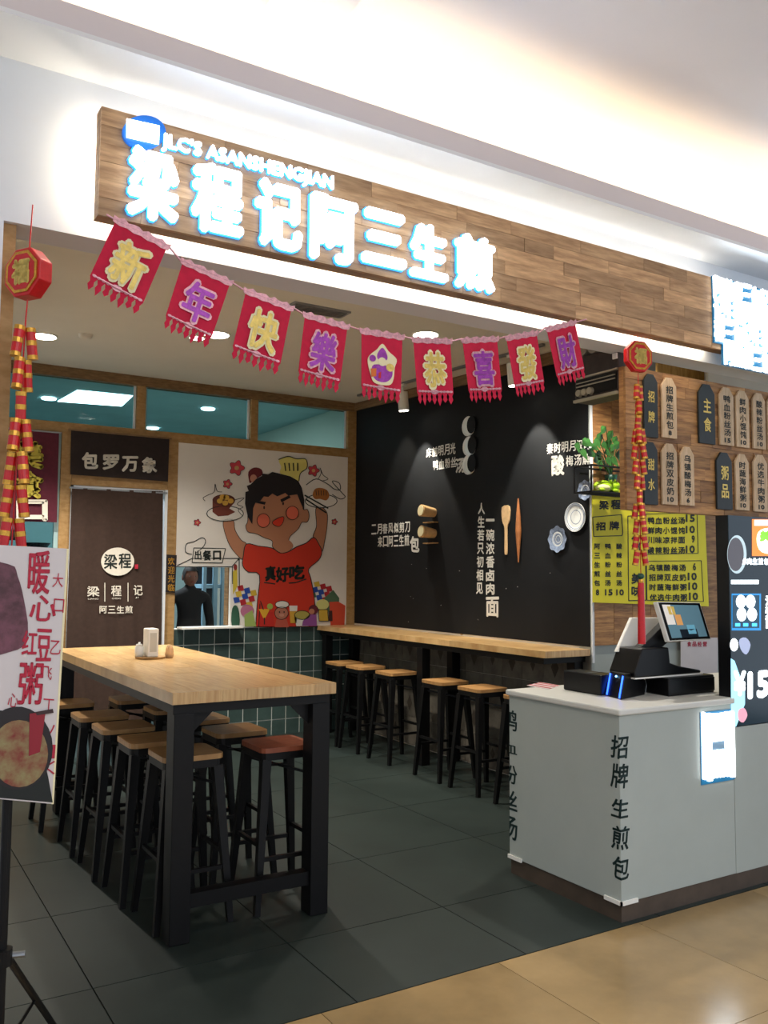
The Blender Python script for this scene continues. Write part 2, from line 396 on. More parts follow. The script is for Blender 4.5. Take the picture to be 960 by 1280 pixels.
# ------------------------------------------------------------------ shop ceiling fittings
def cz_hit(px, py):
    z = 3.3
    for k in range(6):
        q = PZ(px, py, z); z = CEZ(q.y)
    return q.x, q.y, z
for px, py, lb in [(55, 419, 'round recessed downlight nearest the left firecracker string'), (271, 417, 'round recessed downlight half behind the purple-lettered second flag'), (246, 421, 'tiny downlight showing left of the second flag\'s tassels'), (532, 417, 'round recessed downlight behind the flag with the gold sixth character')]:
    x, y, z = cz_hit(px, py); r = .085 if px != 246 else .05
    t = thing('downlight', lb, 'ceiling light', (x, y, z), 'shop downlights')
    MB().lathe((x, y, z-.012), [(r+.012, 0), (r+.012, .012)], 28).link('rim', plastic_white, t)
    MB().lathe((x, y, z-.016), [(r*.2, 0), (r, .002), (r, .005)], 28).link('lamp', lamp_on, t)
x, y, z = cz_hit(107, 418)
tag(MB().lathe((x, y, z-.035), [(.03, 0), (.045, .01), (.05, .035)], 20).link('smoke_detector', ceil_paint), 'cream round smoke detector on the shop ceiling', 'detector')
x, y, z = cz_hit(398, 386)
t = thing('air_diffuser', 'grey slotted air diffuser in the shop ceiling above the third flag', 'air vent', (x, y, z))
BX(x-.2, x+.2, y-.07, y+.07, z-.014, z-.001).link('frame', grey_plastic, t)
for k in range(5): BX(x-.18, x+.18, y-.055+k*.025, y-.043+k*.025, z-.02, z-.012).link('slat', metal_grey, t)
# track with spotlights
tx = 4.22
tr = thing('track_rail', 'thin black track rail running along the ceiling above the blackboard', 'track', (tx, 4.9, CEZ(4.9)))
MB().slab([(tx-.015, 4.7, CEZ(4.7)-.002), (tx+.015, 4.7, CEZ(4.7)-.002), (tx+.015, 7.4, CEZ(7.4)-.002), (tx-.015, 7.4, CEZ(7.4)-.002)], (0, 0, -.02)).link('rail', metal_grey, tr)
for (px, py, lb, aim, pw) in [(503, 500, 'white cylinder track spotlight behind the gap between fifth and sixth flags', (XC, 6.35, 1.6), 60), (641, 478, 'white track spotlight showing between the seventh and eighth flags', (XC, 4.95, 1.5), 60)]:
    q = PX(px, py, tx); zc = CEZ(q.y)
    t = thing('track_spotlight', lb, 'spotlight', (tx, q.y, zc), 'track spotlights')
    BX(tx-.02, tx+.02, q.y-.05, q.y+.05, zc-.045, zc-.022).link('adapter', plastic_white, t)
    MB().tube((tx, q.y, zc-.045), (tx, q.y, zc-.10), .012).link('stem', plastic_white, t)
    top = Vector((tx, q.y, zc-.09)); d = Vector((.10, 0, -1)).normalized()
    MB().tube(top, top+d*.17, .048, .048, 20).link('shade', plastic_white, t)
    MB().tube(top+d*.170, top+d*.174, .042, .042, 20).link('lamp', lamp_on, t)
    spot('wall_wash', top+d*.18, (XC+.02, q.y-.03, 1.7), pw, (1, .93, .80), 62, .35, .02)
spot('wall_wash', (4.22, 6.9, 3.25), (4.35, 6.9, 1.0), 22, (1, .9, .72), 62, .5, .02)

# ------------------------------------------------------------------ blackboard and what hangs on it
bb = MB(); bb.slab([(XC-.004, YB-.035, 1.06), (XC-.004, 4.51, 1.06), (XC-.004, 4.51, 3.14), (XC-.004, YB-.035, 3.272)], (.004, 0, 0))
BB = thing('blackboard', 'large blackboard wall above the bar with white chalk verses', 'blackboard', (XC-.004, 6, 1.06))
bb.link('board', chalk, BB)
ct = MB(); XW = XC-.005
def CX(px, py): return PX(px, py, XW)
O = (-.002, 0, 0)
def ctext(t, q, bold=.02): put_text(MB(), t, [CX(*p) for p in q], O, bold).link('chalk_character', chalk_white, BB)
def crow(t, TL, TR, BR, BL, bold=.016):
    n_ = len(t)
    for i, ch in enumerate(t):
        g = .08
        a, b = (i+g)/n_, (i+1-g)/n_
        L = lambda p, q, s: (p[0]+(q[0]-p[0])*s, p[1]+(q[1]-p[1])*s)
        ctext(ch, [L(TL, TR, a), L(TL, TR, b), L(BL, BR, b), L(BL, BR, a)], bold)
crow('床前明月光', (532.5, 561), (570, 553), (570, 567), (532.5, 572))
crow('鸭血粉丝', (541, 576), (571, 571), (571, 583), (541, 588))
ctext('汤', [(570, 574), (581, 572), (581, 590), (570, 591)], .035)
crow('二月春风似剪刀', (464, 656), (513, 652), (513, 665), (464, 668))
crow('来口阿三生煎', (472, 671), (512, 668), (512, 682), (472, 684))
ctext('包', [(513, 671), (524, 671), (524, 690), (513, 689)], .04)
for i, ch in enumerate('人生若只初相见'):
    y0 = 629+i*16.6; x0 = 598-i*.4; ctext(ch, [(x0, y0), (x0+8, y0), (x0+8, y0+13.5), (x0, y0+13.5)], .03)
for i, ch in enumerate('一碗浓香卤肉'):
    y0 = 645+i*16.8; h = 14 if i else 2.2; y0 += 4 if not i else 0
    ctext(ch, [(608, y0), (618, y0), (618, y0+h), (608, y0+h)], .03)
ctext('面', [(608, 747), (623.5, 746.5), (623.5, 771), (608, 770)], .03)
crow('秦时明月汉时', (683, 555), (739, 548), (739, 561), (683, 568))
ctext('酸', [(690, 570), (705, 569), (705, 593), (690, 594)], .04)
crow('梅汤解', (707, 570), (738, 566), (738, 580), (707, 583))
for k in range(12):
    p = CX(random.uniform(500, 730), random.uniform(700, 790)); r = random.uniform(.0015, .0035)
    ct.slab([p+Vector((0, r*math.cos(a), r*math.sin(a))) for a in (0, 1.3, 2.5, 3.8, 5)], O)
ct.link('chalk_specks', chalk_white, BB)['kind'] = 'stuff'
# moon plates
def yz(cx, cy): p = CX(cx, cy); return p.y, p.z
for (cx, cy, lb) in [(587, 533, 'topmost of three crescent moon plates on the blackboard'), (588, 558, 'middle of three crescent moon plates on the blackboard'), (587.5, 581, 'lowest crescent moon plate, right beside the big soup character')]:
    y, z = yz(cx, cy)
    t = thing('moon_plate', lb, 'plate', (XC-.01, y, z), 'moon plates')
    MB().lathe((XC-.006, y, z), [(.05, 0), (.082, -.0), (.085, .018), (.07, .010), (.02, .008)], 28, (-1, 0, 0)).link('plate', porcelain, t)
    s_ = MB(); c = [(y-.048+.060*math.cos(a), z+.006+.074*math.sin(a)) for a in [2*math.pi*k/24 for k in range(24)]]
    s_.slab([(XC-.026, a, b) for a, b in c], (.003, 0, 0)); s_.link('dark_cover', chalk, t)
# bamboo cups on two little ledges
for (cx, cy, sy_, lb, lb2) in [(538, 641, 653, 'upper bamboo cup lying on its side on the blackboard', 'upper thin wooden ledge below the first bamboo cup'), (538, 667, 679, 'lower bamboo cup lying on its side on the blackboard', 'lower thin wooden ledge below the second bamboo cup')]:
    y, z = yz(cx+5, cy)
    t = thing('bamboo_cup', lb, 'cup', (XC-.01, y, z), 'bamboo cups')
    MB().tube((XC-.006, y, z), (XC-.15, y+.0, z+.015), .040, .055, 20).link('body', mat('bamboo', '#d9b07a', .5, noise=.2, scale=20), t)
    MB().tube((XC-.151, y, z+.015), (XC-.156, y, z+.0155), .046, .046, 20).link('mouth', cream, t)
    y2, z2 = yz(541, sy_)
    tag(BX(XC-.055, XC-.004, y2-.085, y2+.085, z2-.005, z2+.004).link('ledge', pine_x), lb2, 'ledge', 'wooden ledges')
# spatula and rolling-pin shaped spoon
y, z = yz(634, 665)
t = thing('wooden_spatula', 'flat wooden spatula hanging on the blackboard right of the noodle verse', 'spatula', (XC-.01, y, z))
pp = smooth_pts([(-.045, .20), (.045, .20), (.042, .09), (.014, .03), (.014, -.16), (0, -.178), (-.014, -.16), (-.014, .03), (-.042, .09)], 3)
MB().slab([(XC-.012, y-a, z+b) for a, b in pp], (-.010, 0, 0)).link('blade', mat('spatula_wood', '#dcb888', .5, noise=.2, scale=20), t)
y, z = yz(651, 663)
tag(MB().lathe((XC-.03, y+.0, z-.25), [(.004, 0), (.012, .1), (.024, .24), (.018, .36), (.005, .5)], 14).link('wooden_skewer', mat('copper_wood', '#a5683c', .45, noise=.2, scale=20)), 'slender reddish wooden rolling stick hanging right of the spatula', 'utensil')
# porcelain plates
def plate(cx, cy, r, lb, scal=False):
    y, z = yz(cx, cy); t = thing('porcelain_plate', lb, 'plate', (XC-.01, y, z), 'porcelain plates on the blackboard')
    if scal:
        m_ = MB(); n_ = 48; v = [(XC-.03, y, z)]
        ring = lambda rr, xx, a_: [(XC-xx, y+rr*(1+a_*math.cos(8*k*2*math.pi/n_))*math.cos(k*2*math.pi/n_), z+rr*(1+a_*math.cos(8*k*2*math.pi/n_))*math.sin(k*2*math.pi/n_)) for k in range(n_)]
        R_ = [ring(r*.5, .008, 0), ring(r, .03, .06), ring(r*.7, .022, 0), ring(r*.55, .016, 0)]
        v = [p for rr in R_ for p in rr]; f = [(j*n_+k, j*n_+(k+1) % n_, (j+1)*n_+(k+1) % n_, (j+1)*n_+k) for j in range(3) for k in range(n_)]
        f += [tuple(range(3*n_, 4*n_)), tuple(range(n_))]
        m_.add(v, f).link('dish', porcelain_blue, t)
    else:
        MB().lathe((XC-.006, y, z), [(r*.5, 0), (r, .018), (r, .023), (r*.72, .014), (.01, .011)], 36, (-1, 0, 0)).link('dish', porcelain, t)
    for rr, xx in ((.95, .0278), (.84, .0242), (.50, .0192)):
        m_ = MB(); n_ = 36
        if scal: xx = xx-.001; rr = rr*.60
        v = [(XC-xx, y+r*q_*math.cos(k*2*math.pi/n_), z+r*q_*math.sin(k*2*math.pi/n_)) for q_ in (rr, rr-.05) for k in range(n_)]
        m_.add(v, [(k, (k+1) % n_, n_+(k+1) % n_, n_+k) for k in range(n_)]).link('ring', porcelain if scal else porcelain_blue, t)
plate(721.5, 646.5, .105, 'large white porcelain plate with fine blue rings near the board edge')
plate(699.5, 674, .095, 'scalloped blue and white plate left below the large plate', True)
plate(734, 613, .07, 'blue patterned plate cut off by the right edge of the blackboard', True)

# ------------------------------------------------------------------ back partition dressing
YM = YB-.035
def MY(px, py): return PY(px, py, YM)
# mural panel with a serving hatch cut in its lower left corner
hx = MY(287.5, 745).x; ztop = MY(300, 564).z; zb_ = 1.045; zh = MY(250, 709).z
xl = posts[2][1]; xr = posts[5][0]
MU = thing('mural_panel', 'white painted mural of a boy in a red shirt holding two dishes overhead', 'mural', (3.5, YM, 1.045))
MB().slab([(xl, YM+.002, zh), (hx, YM+.002, zh), (hx, YM+.002, zb_), (xr, YM+.002, zb_), (xr, YM+.002, 2.77), (xl, YM+.002, 2.77)], (0, .03, 0)).link('panel', mural_bg, MU)
def mpt(a, b, lay): p = MY(210+a/4, 540+b/4); return Vector((p.x, YM-.0012*lay, p.z))
def fill(name, pts, col, lay, sm=0, mm=None):
    if sm: pts = smooth_pts(pts, sm)
    m_ = mm or mat('paint_'+col.strip('#'), col, .7)
    return MB().slab([mpt(a, b, lay) for a, b in pts], (0, .0008, 0)).link(name, m_, MU)
LN = MB()
def line(pts, w_=4, lay=6, sm=0, closed=False):
    if sm: pts = smooth_pts(pts, sm, closed)
    if closed: pts = list(pts)+[pts[0]]
    for (a, b), (c, d) in zip(pts[:-1], pts[1:]):
        L_ = math.hypot(c-a, d-b) or 1; nx, ny = -(d-b)/L_*w_/2, (c-a)/L_*w_/2
        LN.slab([mpt(a+nx, b+ny, lay), mpt(c+nx, d+ny, lay), mpt(c-nx, d-ny, lay), mpt(a-nx, b-ny, lay)], (0, .0006, 0))
SK = '#b57d5e'
armL = [(275, 450), (325, 440), (335, 490), (365, 540), (392, 562), (376, 635), (340, 610), (300, 550)]
armR = [(738, 385), (765, 375), (795, 405), (795, 470), (783, 545), (766, 600), (725, 530), (742, 470)]
shirt = [(390, 560), (450, 570), (518, 580), (560, 605), (602, 598), (640, 575), (690, 555), (728, 527), (755, 565), (768, 600), (752, 640), (702, 685), (712, 730), (730, 830), (737, 960), (736, 973), (600, 974), (440, 973), (438, 960), (445, 850), (456, 715), (400, 700), (372, 668), (375, 620)]
face = [(400, 330), (398, 440), (388, 470), (400, 500), (438, 508), (480, 528), (520, 545), (522, 575), (560, 604), (602, 596), (624, 568), (604, 545), (612, 520), (650, 485), (668, 452), (695, 450), (705, 420), (696, 388), (674, 384), (672, 320), (600, 280), (450, 280)]
hair = [(420, 462), (398, 425), (384, 360), (386, 300), (402, 295), (392, 270), (412, 262), (440, 235), (468, 220), (470, 208), (500, 212), (520, 200), (555, 208), (610, 222), (650, 245), (668, 280), (680, 340), (679, 392), (660, 350), (645, 312), (600, 318), (585, 305), (545, 322), (520, 308), (500, 325), (478, 322), (460, 345), (440, 345), (425, 380)]
fill('arm', armL, SK, 1, 4); fill('arm', armR, SK, 1, 4); line(armL, 3, 2, 4, True); line(armR, 3, 2, 4, True)
fill('hat', [(560, 205), (566, 175), (555, 140), (600, 122), (640, 132), (690, 138), (696, 175), (662, 205), (654, 245), (600, 230)], '#d9cf74', 1, 4)
line([(552, 138), (600, 122), (640, 134), (688, 136), (694, 180), (662, 206), (654, 246)], 4, 3, 4)
for k in range(4): line([(582+k*22, 155), (588+k*20, 195)], 6, 3)
fill('face', face, SK, 3, 4); line(face, 3, 4, 4, True)
fill('shirt', shirt, '#c2301a', 5, 3); line(shirt, 4, 6, 3, True)
fill('neck', [(522, 560), (545, 540), (600, 540), (624, 568), (602, 596), (560, 604)], SK, 6, 3)
fill('hair', hair, '#1a1418', 6)
fill('eyebrow', [(430, 342), (488, 350), (482, 364), (428, 352)], '#1a1418', 7)
fill('eyebrow', [(560, 338), (604, 316), (612, 328), (566, 352)], '#1a1418', 7)
fill('eye', ell(479, 378, 4, 8), '#1a1418', 7); fill('eye', ell(574, 358, 4, 8), '#1a1418', 7)
fill('cheek', ell(475, 443, 32, 35), '#dd6a50', 7); fill('cheek', ell(620, 405, 32, 34), '#dd6a50', 7)
line(ell(475, 443, 32, 35), 3, 8, 0, True); line(ell(620, 405, 32, 34), 3, 8, 0, True)
fill('mouth', [(520, 450), (550, 430), (576, 424), (574, 450), (555, 472), (530, 466)], '#d83a20', 7, 3)
line([(520, 450), (550, 430), (576, 424), (574, 450), (555, 472), (530, 466)], 3, 8, 3, True)
# braised dish on the left, dumpling on the right
fill('dish', ell(285, 408, 92, 38), '#e6e1d8', 2); line(ell(285, 408, 92, 38), 4, 3, 0, True)
fill('pot', [(222, 345), (222, 400), (250, 422), (300, 418), (336, 400), (306, 382), (334, 350)], '#6f3428', 3)
fill('pot_top', ell(278, 340, 57, 28), '#5a2a20', 4)
for a, b in [(258, 345), (290, 328), (312, 345), (285, 355), (272, 325)]: fill('meatball', ell(a, b, 15, 13, 12), '#c79a3c', 5)
line([(185, 345), (175, 330), (200, 315), (230, 300), (235, 260), (245, 295), (270, 300)], 3, 3, 4)
line([(330, 340), (380, 330), (345, 360), (375, 375), (350, 390), (372, 420)], 3, 3, 4)
fill('dish', ell(765, 345, 80, 34), '#e6e1d8', 2); line(ell(765, 345, 80, 34), 4, 3, 0, True)
line([(690, 265), (740, 235), (800, 262), (830, 285), (860, 288), (855, 255), (820, 248), (870, 305), (885, 325), (860, 335), (820, 312)], 4, 3, 4)
line([(750, 235), (765, 205), (760, 180), (775, 215), (800, 235), (770, 245)], 3, 3, 4)
fill('dumpling', [(722, 315), (735, 285), (765, 280), (795, 292), (805, 320), (790, 342), (760, 335), (735, 335)], '#a8672f', 4, 4)
for k in range(5): line([(738+k*13, 292), (742+k*12, 318)], 3, 5)
line([(682, 316), (800, 382)], 7, 5); line([(690, 338), (790, 404)], 7, 5)
# blossoms
def flower(cx, cy, r, col='#c5404c'):
    pts = [(cx+r*(1+.22*math.cos(5*t))*math.cos(t), cy+r*(1+.22*math.cos(5*t))*math.sin(t)) for t in [2*math.pi*k/30 for k in range(30)]]
    fill('blossom', pts, col, 1); fill('blossom_heart', ell(cx, cy, r*.35, r*.35, 10), '#c9a06a', 2); line(pts, 2.5, 2, 0, True)
for a in [(343, 180, 33), (297, 260, 20), (727, 193, 25), (146, 453, 15), (832, 449, 13)]: flower(*a)
fill('child_head', [(405, 245), (402, 200), (430, 178), (465, 185), (472, 212), (440, 235), (412, 255)], '#6b2026', 1, 3)
fill('child_face', ell(427, 232, 17, 20, 14), '#c48a74', 2)
# little serving kiosk drawn round the hatch
line([(45, 668), (120, 632)], 4, 3); line([(120, 632), (355, 632)], 4, 3); line([(355, 632), (320, 672)], 4, 3); line([(355, 632), (356, 780)], 5, 3); line([(40, 674), (322, 674), (322, 760)], 4, 3)
fill('kiosk_sign', [(128, 580), (287, 583), (270, 655), (120, 652)], '#ddd8cf', 3); line([(128, 580), (287, 583), (270, 655), (120, 652)], 4, 4, 0, True)
line([(120, 612), (88, 600), (92, 560), (130, 548), (170, 528), (187, 545), (175, 575), (140, 605)], 4, 3, 4)
fill('kiosk_panel', [(324, 700), (345, 668), (347, 770), (324, 812)], '#c9b23a', 3, 0); fill('kiosk_panel', ell(336, 676, 9, 16, 12), '#8c2c26', 4)
def mtext(t, l, tp, r, b, bold=.03, lay=7, slant=0):
    q = [mpt(l, tp+slant, lay), mpt(r, tp-slant, lay), mpt(r, b-slant, lay), mpt(l, b+slant, lay)]
    put_text(LN, t, q, (0, -.0008, 0), bold)
mtext('出', 133, 594, 165, 638, .03, 5); mtext('餐', 174, 593, 214, 642, .03, 5); mtext('口', 226, 596, 262, 638, .05, 5)
mtext('真', 486, 672, 535, 742, .045, 7, 3); mtext('好', 540, 676, 600, 748, .045, 7, 3); mtext('吃', 606, 668, 678, 735, .045, 7, 3)
line([(478, 752), (535, 760)], 6, 7); line([(602, 756), (640, 752), (690, 735)], 6, 7)
line([(458, 858), (452, 976)], 4, 7)
# crowd of toys, drinks and small figures along the foot of the mural
CL = {'r': '#a8242c', 'b': '#24469a', 'y': '#c9a93a', 'g': '#4c6a4c'}
def cubes(cx, cy, s_, seq):
    k = 0
    for j in range(3):
        for i in range(3):
            a = cx+(i-1)*s_*.95-(j-1)*s_*.3; b = cy+(j-1)*s_*.85+(i-1)*s_*.35
            fill('toy_block', [(a-s_*.5, b-s_*.3), (a+s_*.3, b-s_*.5), (a+s_*.5, b+s_*.3), (a-s_*.3, b+s_*.5)], CL[seq[k % len(seq)]], 3+(k % 2)); k += 1
cubes(385, 822, 34, 'rbyybrbry'); cubes(765, 800, 32, 'yrrbbrgbr')
fill('green_block', [(780, 830), (825, 790), (855, 830), (852, 880), (800, 900)], '#4c6a50', 5)
fill('orange_block', [(805, 850), (850, 848), (885, 868), (880, 976), (812, 976)], '#c1452c', 6)
fill('bottle', [(318, 972), (316, 905), (326, 870), (344, 870), (355, 905), (355, 972)], '#2c5440', 6, 2)
fill('pink_figure', ell(395, 895, 34, 32), '#b06a86', 6); fill('green_figure', [(380, 915), (420, 890), (440, 972), (382, 972)], '#94a85a', 7)
fill('juice_red', [(440, 976), (450, 900), (525, 900), (530, 976)], '#b8261c', 6)
fill('cocktail_glass', [(452, 885), (508, 885), (485, 930), (474, 930)], '#d9a32c', 8); line([(480, 928), (480, 962)], 5, 9); line([(460, 845), (475, 888)], 5, 9)
fill('lime_slice', ell(508, 872, 15, 15, 14), '#9aa848', 8)
fill('chef_face', ell(565, 905, 34, 32), '#b07058', 8); fill('chef_hat', ell(568, 862, 34, 18), '#ddd8cf', 9); line(ell(565, 905, 34, 32), 3, 9, 0, True); line(ell(568, 862, 34, 18), 3, 10, 0, True)
fill('chef_body', [(540, 935), (592, 935), (602, 976), (532, 976)], '#b0503e', 8)
for a in (555, 578): fill('chef_eye', ell(a, 900, 3.5, 4.5, 8), '#1a1418', 10)
fill('chef_snout', ell(566, 915, 12, 8, 12), '#c48a74', 10)
fill('beer_glass', [(604, 870), (645, 870), (640, 955), (610, 955)], '#c99a34', 8); fill('beer_foam', [(604, 868), (645, 868), (643, 895), (606, 895)], '#ddd8cf', 9)
fill('noodle_bowl', ell(668, 915, 38, 22), '#a89c4c', 9); line(ell(668, 915, 38, 22), 3, 10, 0, True); fill('noodle_plate', [(628, 925), (708, 925), (700, 970), (640, 970)], '#ddd8cf', 8)
fill('girl_hair', ell(725, 888, 24, 24), '#5c1c28', 10); fill('girl_face', ell(716, 897, 14, 14), '#b5785e', 11); fill('girl_dress', [(705, 912), (740, 912), (742, 970), (668, 968), (672, 945)], '#8a4a8c', 9)
fill('ice_cream', ell(770, 862, 32, 26), '#c8c67c', 10); fill('yellow_mug', [(750, 888), (795, 888), (800, 945), (752, 945)], '#c4a038', 10); line([(750, 888), (795, 888), (800, 945), (752, 945)], 3, 11, 0, True)
fill('dark_bottle', [(800, 945), (802, 895), (818, 892), (820, 945)], '#3a1c18', 10)
LN.link('outlines', ink, MU)['kind'] = 'stuff'

# hatch: dark reveal, white sill, kitchen rack and a person behind it
YS = YB+.03
tag(BX(MY(222, 787).x, MY(298, 787).x, YB-.16, YB-.0085, 1.045, 1.065).link('hatch_sill', plastic_white, bevel=.003), 'narrow white sill below the serving hatch in the mural', 'sill')
hz0, hz1 = 1.066, zh
struct('window_5', BX(hx-.012, hx, YB, YB+.09, hz0, hz1), dark_pine)
rk = thing('kitchen_rack', 'pale blue plastic shelf uprights seen through the serving hatch', 'shelf', (2.9, 8.5, 0))
blue_pl = mat('pale_blue', '#7fa4b8', .4, noise=.1, scale=6)
for px0, px1 in [(253, 257), (266, 271), (276, 283)]:
    a, b = PY(px0, 740, 8.9).x, PY(px1, 740, 8.9).x; BX(a, b, 8.88, 8.92, 0, 2.1).link('upright', blue_pl, rk)
a, b = PY(253, 740, 8.9).x, PY(283, 740, 8.9).x
BX(a, b, 8.9, 9.3, PY(260, 733, 8.9).z-.02, PY(260, 733, 8.9).z+.02).link('shelf', blue_pl, rk)
BX(a, b, 8.9, 9.3, .9, .93).link('shelf', blue_pl, rk); BX(a, b, 9.28, 9.3, 0, 2.1).link('back_panel', mat('rack_dark', '#10181f', .5), rk)

# ---- person standing at the hatch
def skinned(name, verts, edges, radii, m, parent, sub=2):
    me = bpy.data.meshes.new(name); me.from_pydata(verts, edges, []); me.materials.append(m)
    o = bpy.data.objects.new(name, me); COL.objects.link(o)
    sk = o.modifiers.new('skin', 'SKIN'); sk.use_smooth_shade = True
    lay = me.skin_vertices[0].data
    for i, r in enumerate(radii):
        lay[i].radius = r if isinstance(r, tuple) else (r, r); lay[i].use_root = (i == 0)
    sb = o.modifiers.new('sub', 'SUBSURF'); sb.levels = sub; sb.render_levels = sub
    if parent is not None: adopt(o, parent)
    return o
hp = PY(237.5, 722, 8.45); bx_, by_ = hp.x, 8.45; HH = hp.z+.11      # standing height
k = HH/1.72
skin_tone = mat('skin_tone', '#6e4838', .6, noise=.08, scale=30)
PER = thing('person', 'person in black clothes standing in the dim kitchen behind the serving hatch', 'person', (bx_, by_, 0))
def P(x, y, z): return (bx_+x*k, by_+y*k, z*k)
V = [P(0, 0, .95), P(0, 0, 1.10), P(0, .01, 1.28), P(0, .01, 1.42), P(0, 0, 1.50), P(0, -.01, 1.56),
     P(-.10, 0, .88), P(-.11, -.01, .48), P(-.11, .02, .09), P(-.11, -.12, .04), P(.10, 0, .88), P(.11, -.01, .48), P(.11, .02, .09), P(.11, -.12, .04),
     P(-.19, .01, 1.40), P(-.24, .02, 1.12), P(-.20, -.14, .94), P(-.18, -.19, .90), P(.19, .01, 1.40), P(.24, .02, 1.12), P(.20, -.14, .94), P(.18, -.19, .90)]
E_ = [(0, 1), (1, 2), (2, 3), (3, 4), (4, 5), (0, 6), (6, 7), (7, 8), (8, 9), (0, 10), (10, 11), (11, 12), (12, 13), (3, 14), (14, 15), (15, 16), (16, 17), (3, 18), (18, 19), (19, 20), (20, 21)]
R_ = [(.15*k, .11*k), (.135*k, .10*k), (.15*k, .11*k), (.14*k, .09*k), .055*k, .05*k, .088*k, .062*k, .042*k, .04*k, .088*k, .062*k, .042*k, .04*k, .06*k, .046*k, .034*k, .028*k, .06*k, .046*k, .034*k, .028*k]
skinned('body', V, E_, R_, mat('black_cloth', '#121214', .9), PER)
hd = MB(); n_, m__ = 20, 14; vs = []
for j in range(m__+1):
    ph = math.pi*j/m__
    for i in range(n_):
        th = 2*math.pi*i/n_; x = .076*math.sin(ph)*math.cos(th); y_ = .094*math.sin(ph)*math.sin(th); z_ = .115*math.cos(ph)
        if z_ < 0: x *= 1-.28*(-z_/.115)**1.5; y_ *= 1-.15*(-z_/.115)
        if y_ < 0:
            y_ -= .020*math.exp(-((x/.014)**2+((z_+.018)/.022)**2))      # nose
            y_ += .007*math.exp(-(((abs(x)-.030)/.014)**2+((z_-.008)/.012)**2))  # eye sockets
        vs.append(P(x, y_-.01, 1.61+z_))
hd.add(vs, [(j*n_+i, j*n_+(i+1) % n_, (j+1)*n_+(i+1) % n_, (j+1)*n_+i) for j in range(m__) for i in range(n_)])
head = hd.link('head', skin_tone, PER, smooth=True)
for sx in (-1, 1):
    c = P(sx*.030, -.092, 1.618); MB().ball(c, .010, .006, .0045, 10, 7).link('eye', mat('eye_white', '#8c857c', .5), head, True)
    MB().ball((c[0], c[1]-.006, c[2]), .005, .003, .005, 8, 6).link('pupil', ink, head)
    MB().ball(P(sx*.078, 0, 1.605), .010, .022, .032, 10, 8).link('ear', skin_tone, head, True)
MB().ball(P(0, -.098, 1.555), .022, .007, .006, 12, 7).link('mouth', mat('lip', '#7a3e34', .5), head, True)
hr = MB(); v2 = []
for j in range(8):
    ph = math.pi*.56*j/7
    for i in range(n_):
        th = 2*math.pi*i/n_; rr = 1.09; zz = math.cos(ph*(1 if math.sin(th) > -.35 else .62))
        s_ = math.sqrt(max(0, 1-zz*zz)); v2.append(P(.078*rr*s_*math.cos(th), .096*rr*s_*math.sin(th)-.008, 1.613+.118*rr*zz))
hr.add(v2, [(j*n_+i, j*n_+(i+1) % n_, (j+1)*n_+(i+1) % n_, (j+1)*n_+i) for j in range(7) for i in range(n_)])
hr.link('hair', mat('hair_black', '#0d0b0b', .7), head, True)
for sx in (-1, 1):      # hands resting in front, five fingers each
    c = Vector(P(sx*.175, -.205, .89))
    vv = [tuple(c), tuple(c+Vector((0, -.05, -.02)))]; ee = [(0, 1)]; rr = [(.030, .016), (.034, .014)]
    for fi in range(4):
        dx = (fi-1.5)*.019; L_ = (.055, .068, .064, .050)[fi]
        b0 = len(vv); vv += [tuple(c+Vector((dx, -.075, -.028))), tuple(c+Vector((dx*1.1, -.075-L_*.55, -.036))), tuple(c+Vector((dx*1.15, -.075-L_*.95, -.056)))]
        ee += [(1, b0), (b0, b0+1), (b0+1, b0+2)]; rr += [.0095, .0085, .0075]
    b0 = len(vv); vv += [tuple(c+Vector((-sx*.035, -.03, -.02))), tuple(c+Vector((-sx*.052, -.062, -.03)))]; ee += [(0, b0), (b0, b0+1)]; rr += [.011, .009]
    skinned('hand', vv, ee, rr, skin_tone, PER, 1)

# ------------------------------------------------------------------ cloths on the back partition
def cloth(name, quad, y, m, label, cat, amp=.012, waves=4, nx=40, nz=16, th=.004, parent=None):
    TL, TR, BR, BL = quad; mb = MB(); v = []
    for side in (0, 1):
        for j in range(nz+1):
            t = j/nz
            for i in range(nx+1):
                s = i/nx; p = BL*(1-s)*(1-t)+BR*s*(1-t)+TL*(1-s)*t+TR*s*t
                yy = y+amp*math.sin(s*waves*6.28+1.3*math.sin(t*2))*(1.1-t*.7)+.4*amp*math.sin(s*waves*15+t*3)*(1-t)
                v.append((p.x, yy+side*th, p.z))
    N = (nx+1)*(nz+1); f = []
    for j in range(nz):
        for i in range(nx):
            a = j*(nx+1)+i; f.append((a, a+1, a+nx+2, a+nx+1)); f.append((N+a, N+a+nx+1, N+a+nx+2, N+a+1))
    mb.add(v, f)
    t_ = thing(name, label, cat, (BL.x, y, BL.z)); mb.link('cloth', m, t_, True, fixn=False)
    return t_
YC = YB-.075
def CY(px, py): return PY(px, py, YC-.016)
cz = lambda l, t, r, b: [CY(l, t), CY(r, t), CY(r, b), CY(l, b)]
nq = [PY(89, 538, YC), PY(212, 547, YC), PY(210, 602, YC), PY(88, 593, YC)]
NO = cloth('noren', nq, YC, noren_cloth, 'short dark door valance with four white characters above the brown curtain', 'cloth banner', .004, 2)
BX(nq[0].x-.02, nq[1].x+.02, YC-.002, YC+.02, nq[0].z-.0, nq[0].z+.014).link('rod', dark_pine, NO)
nt_ = MB()
for ch, b in zip('包罗万象', [(103, 566, 122, 585.5), (129, 569, 148, 586.5), (153, 571, 172, 589), (178, 572, 195.5, 590.5)]): put_text(nt_, ch, cz(*b), (0, -.002, 0), .04)
nt_.link('lettering', cloth_white, NO)
cq = [PY(90, 610, YC), PY(204, 614, YC), PY(201, 900, YC), PY(79, 910, YC)]
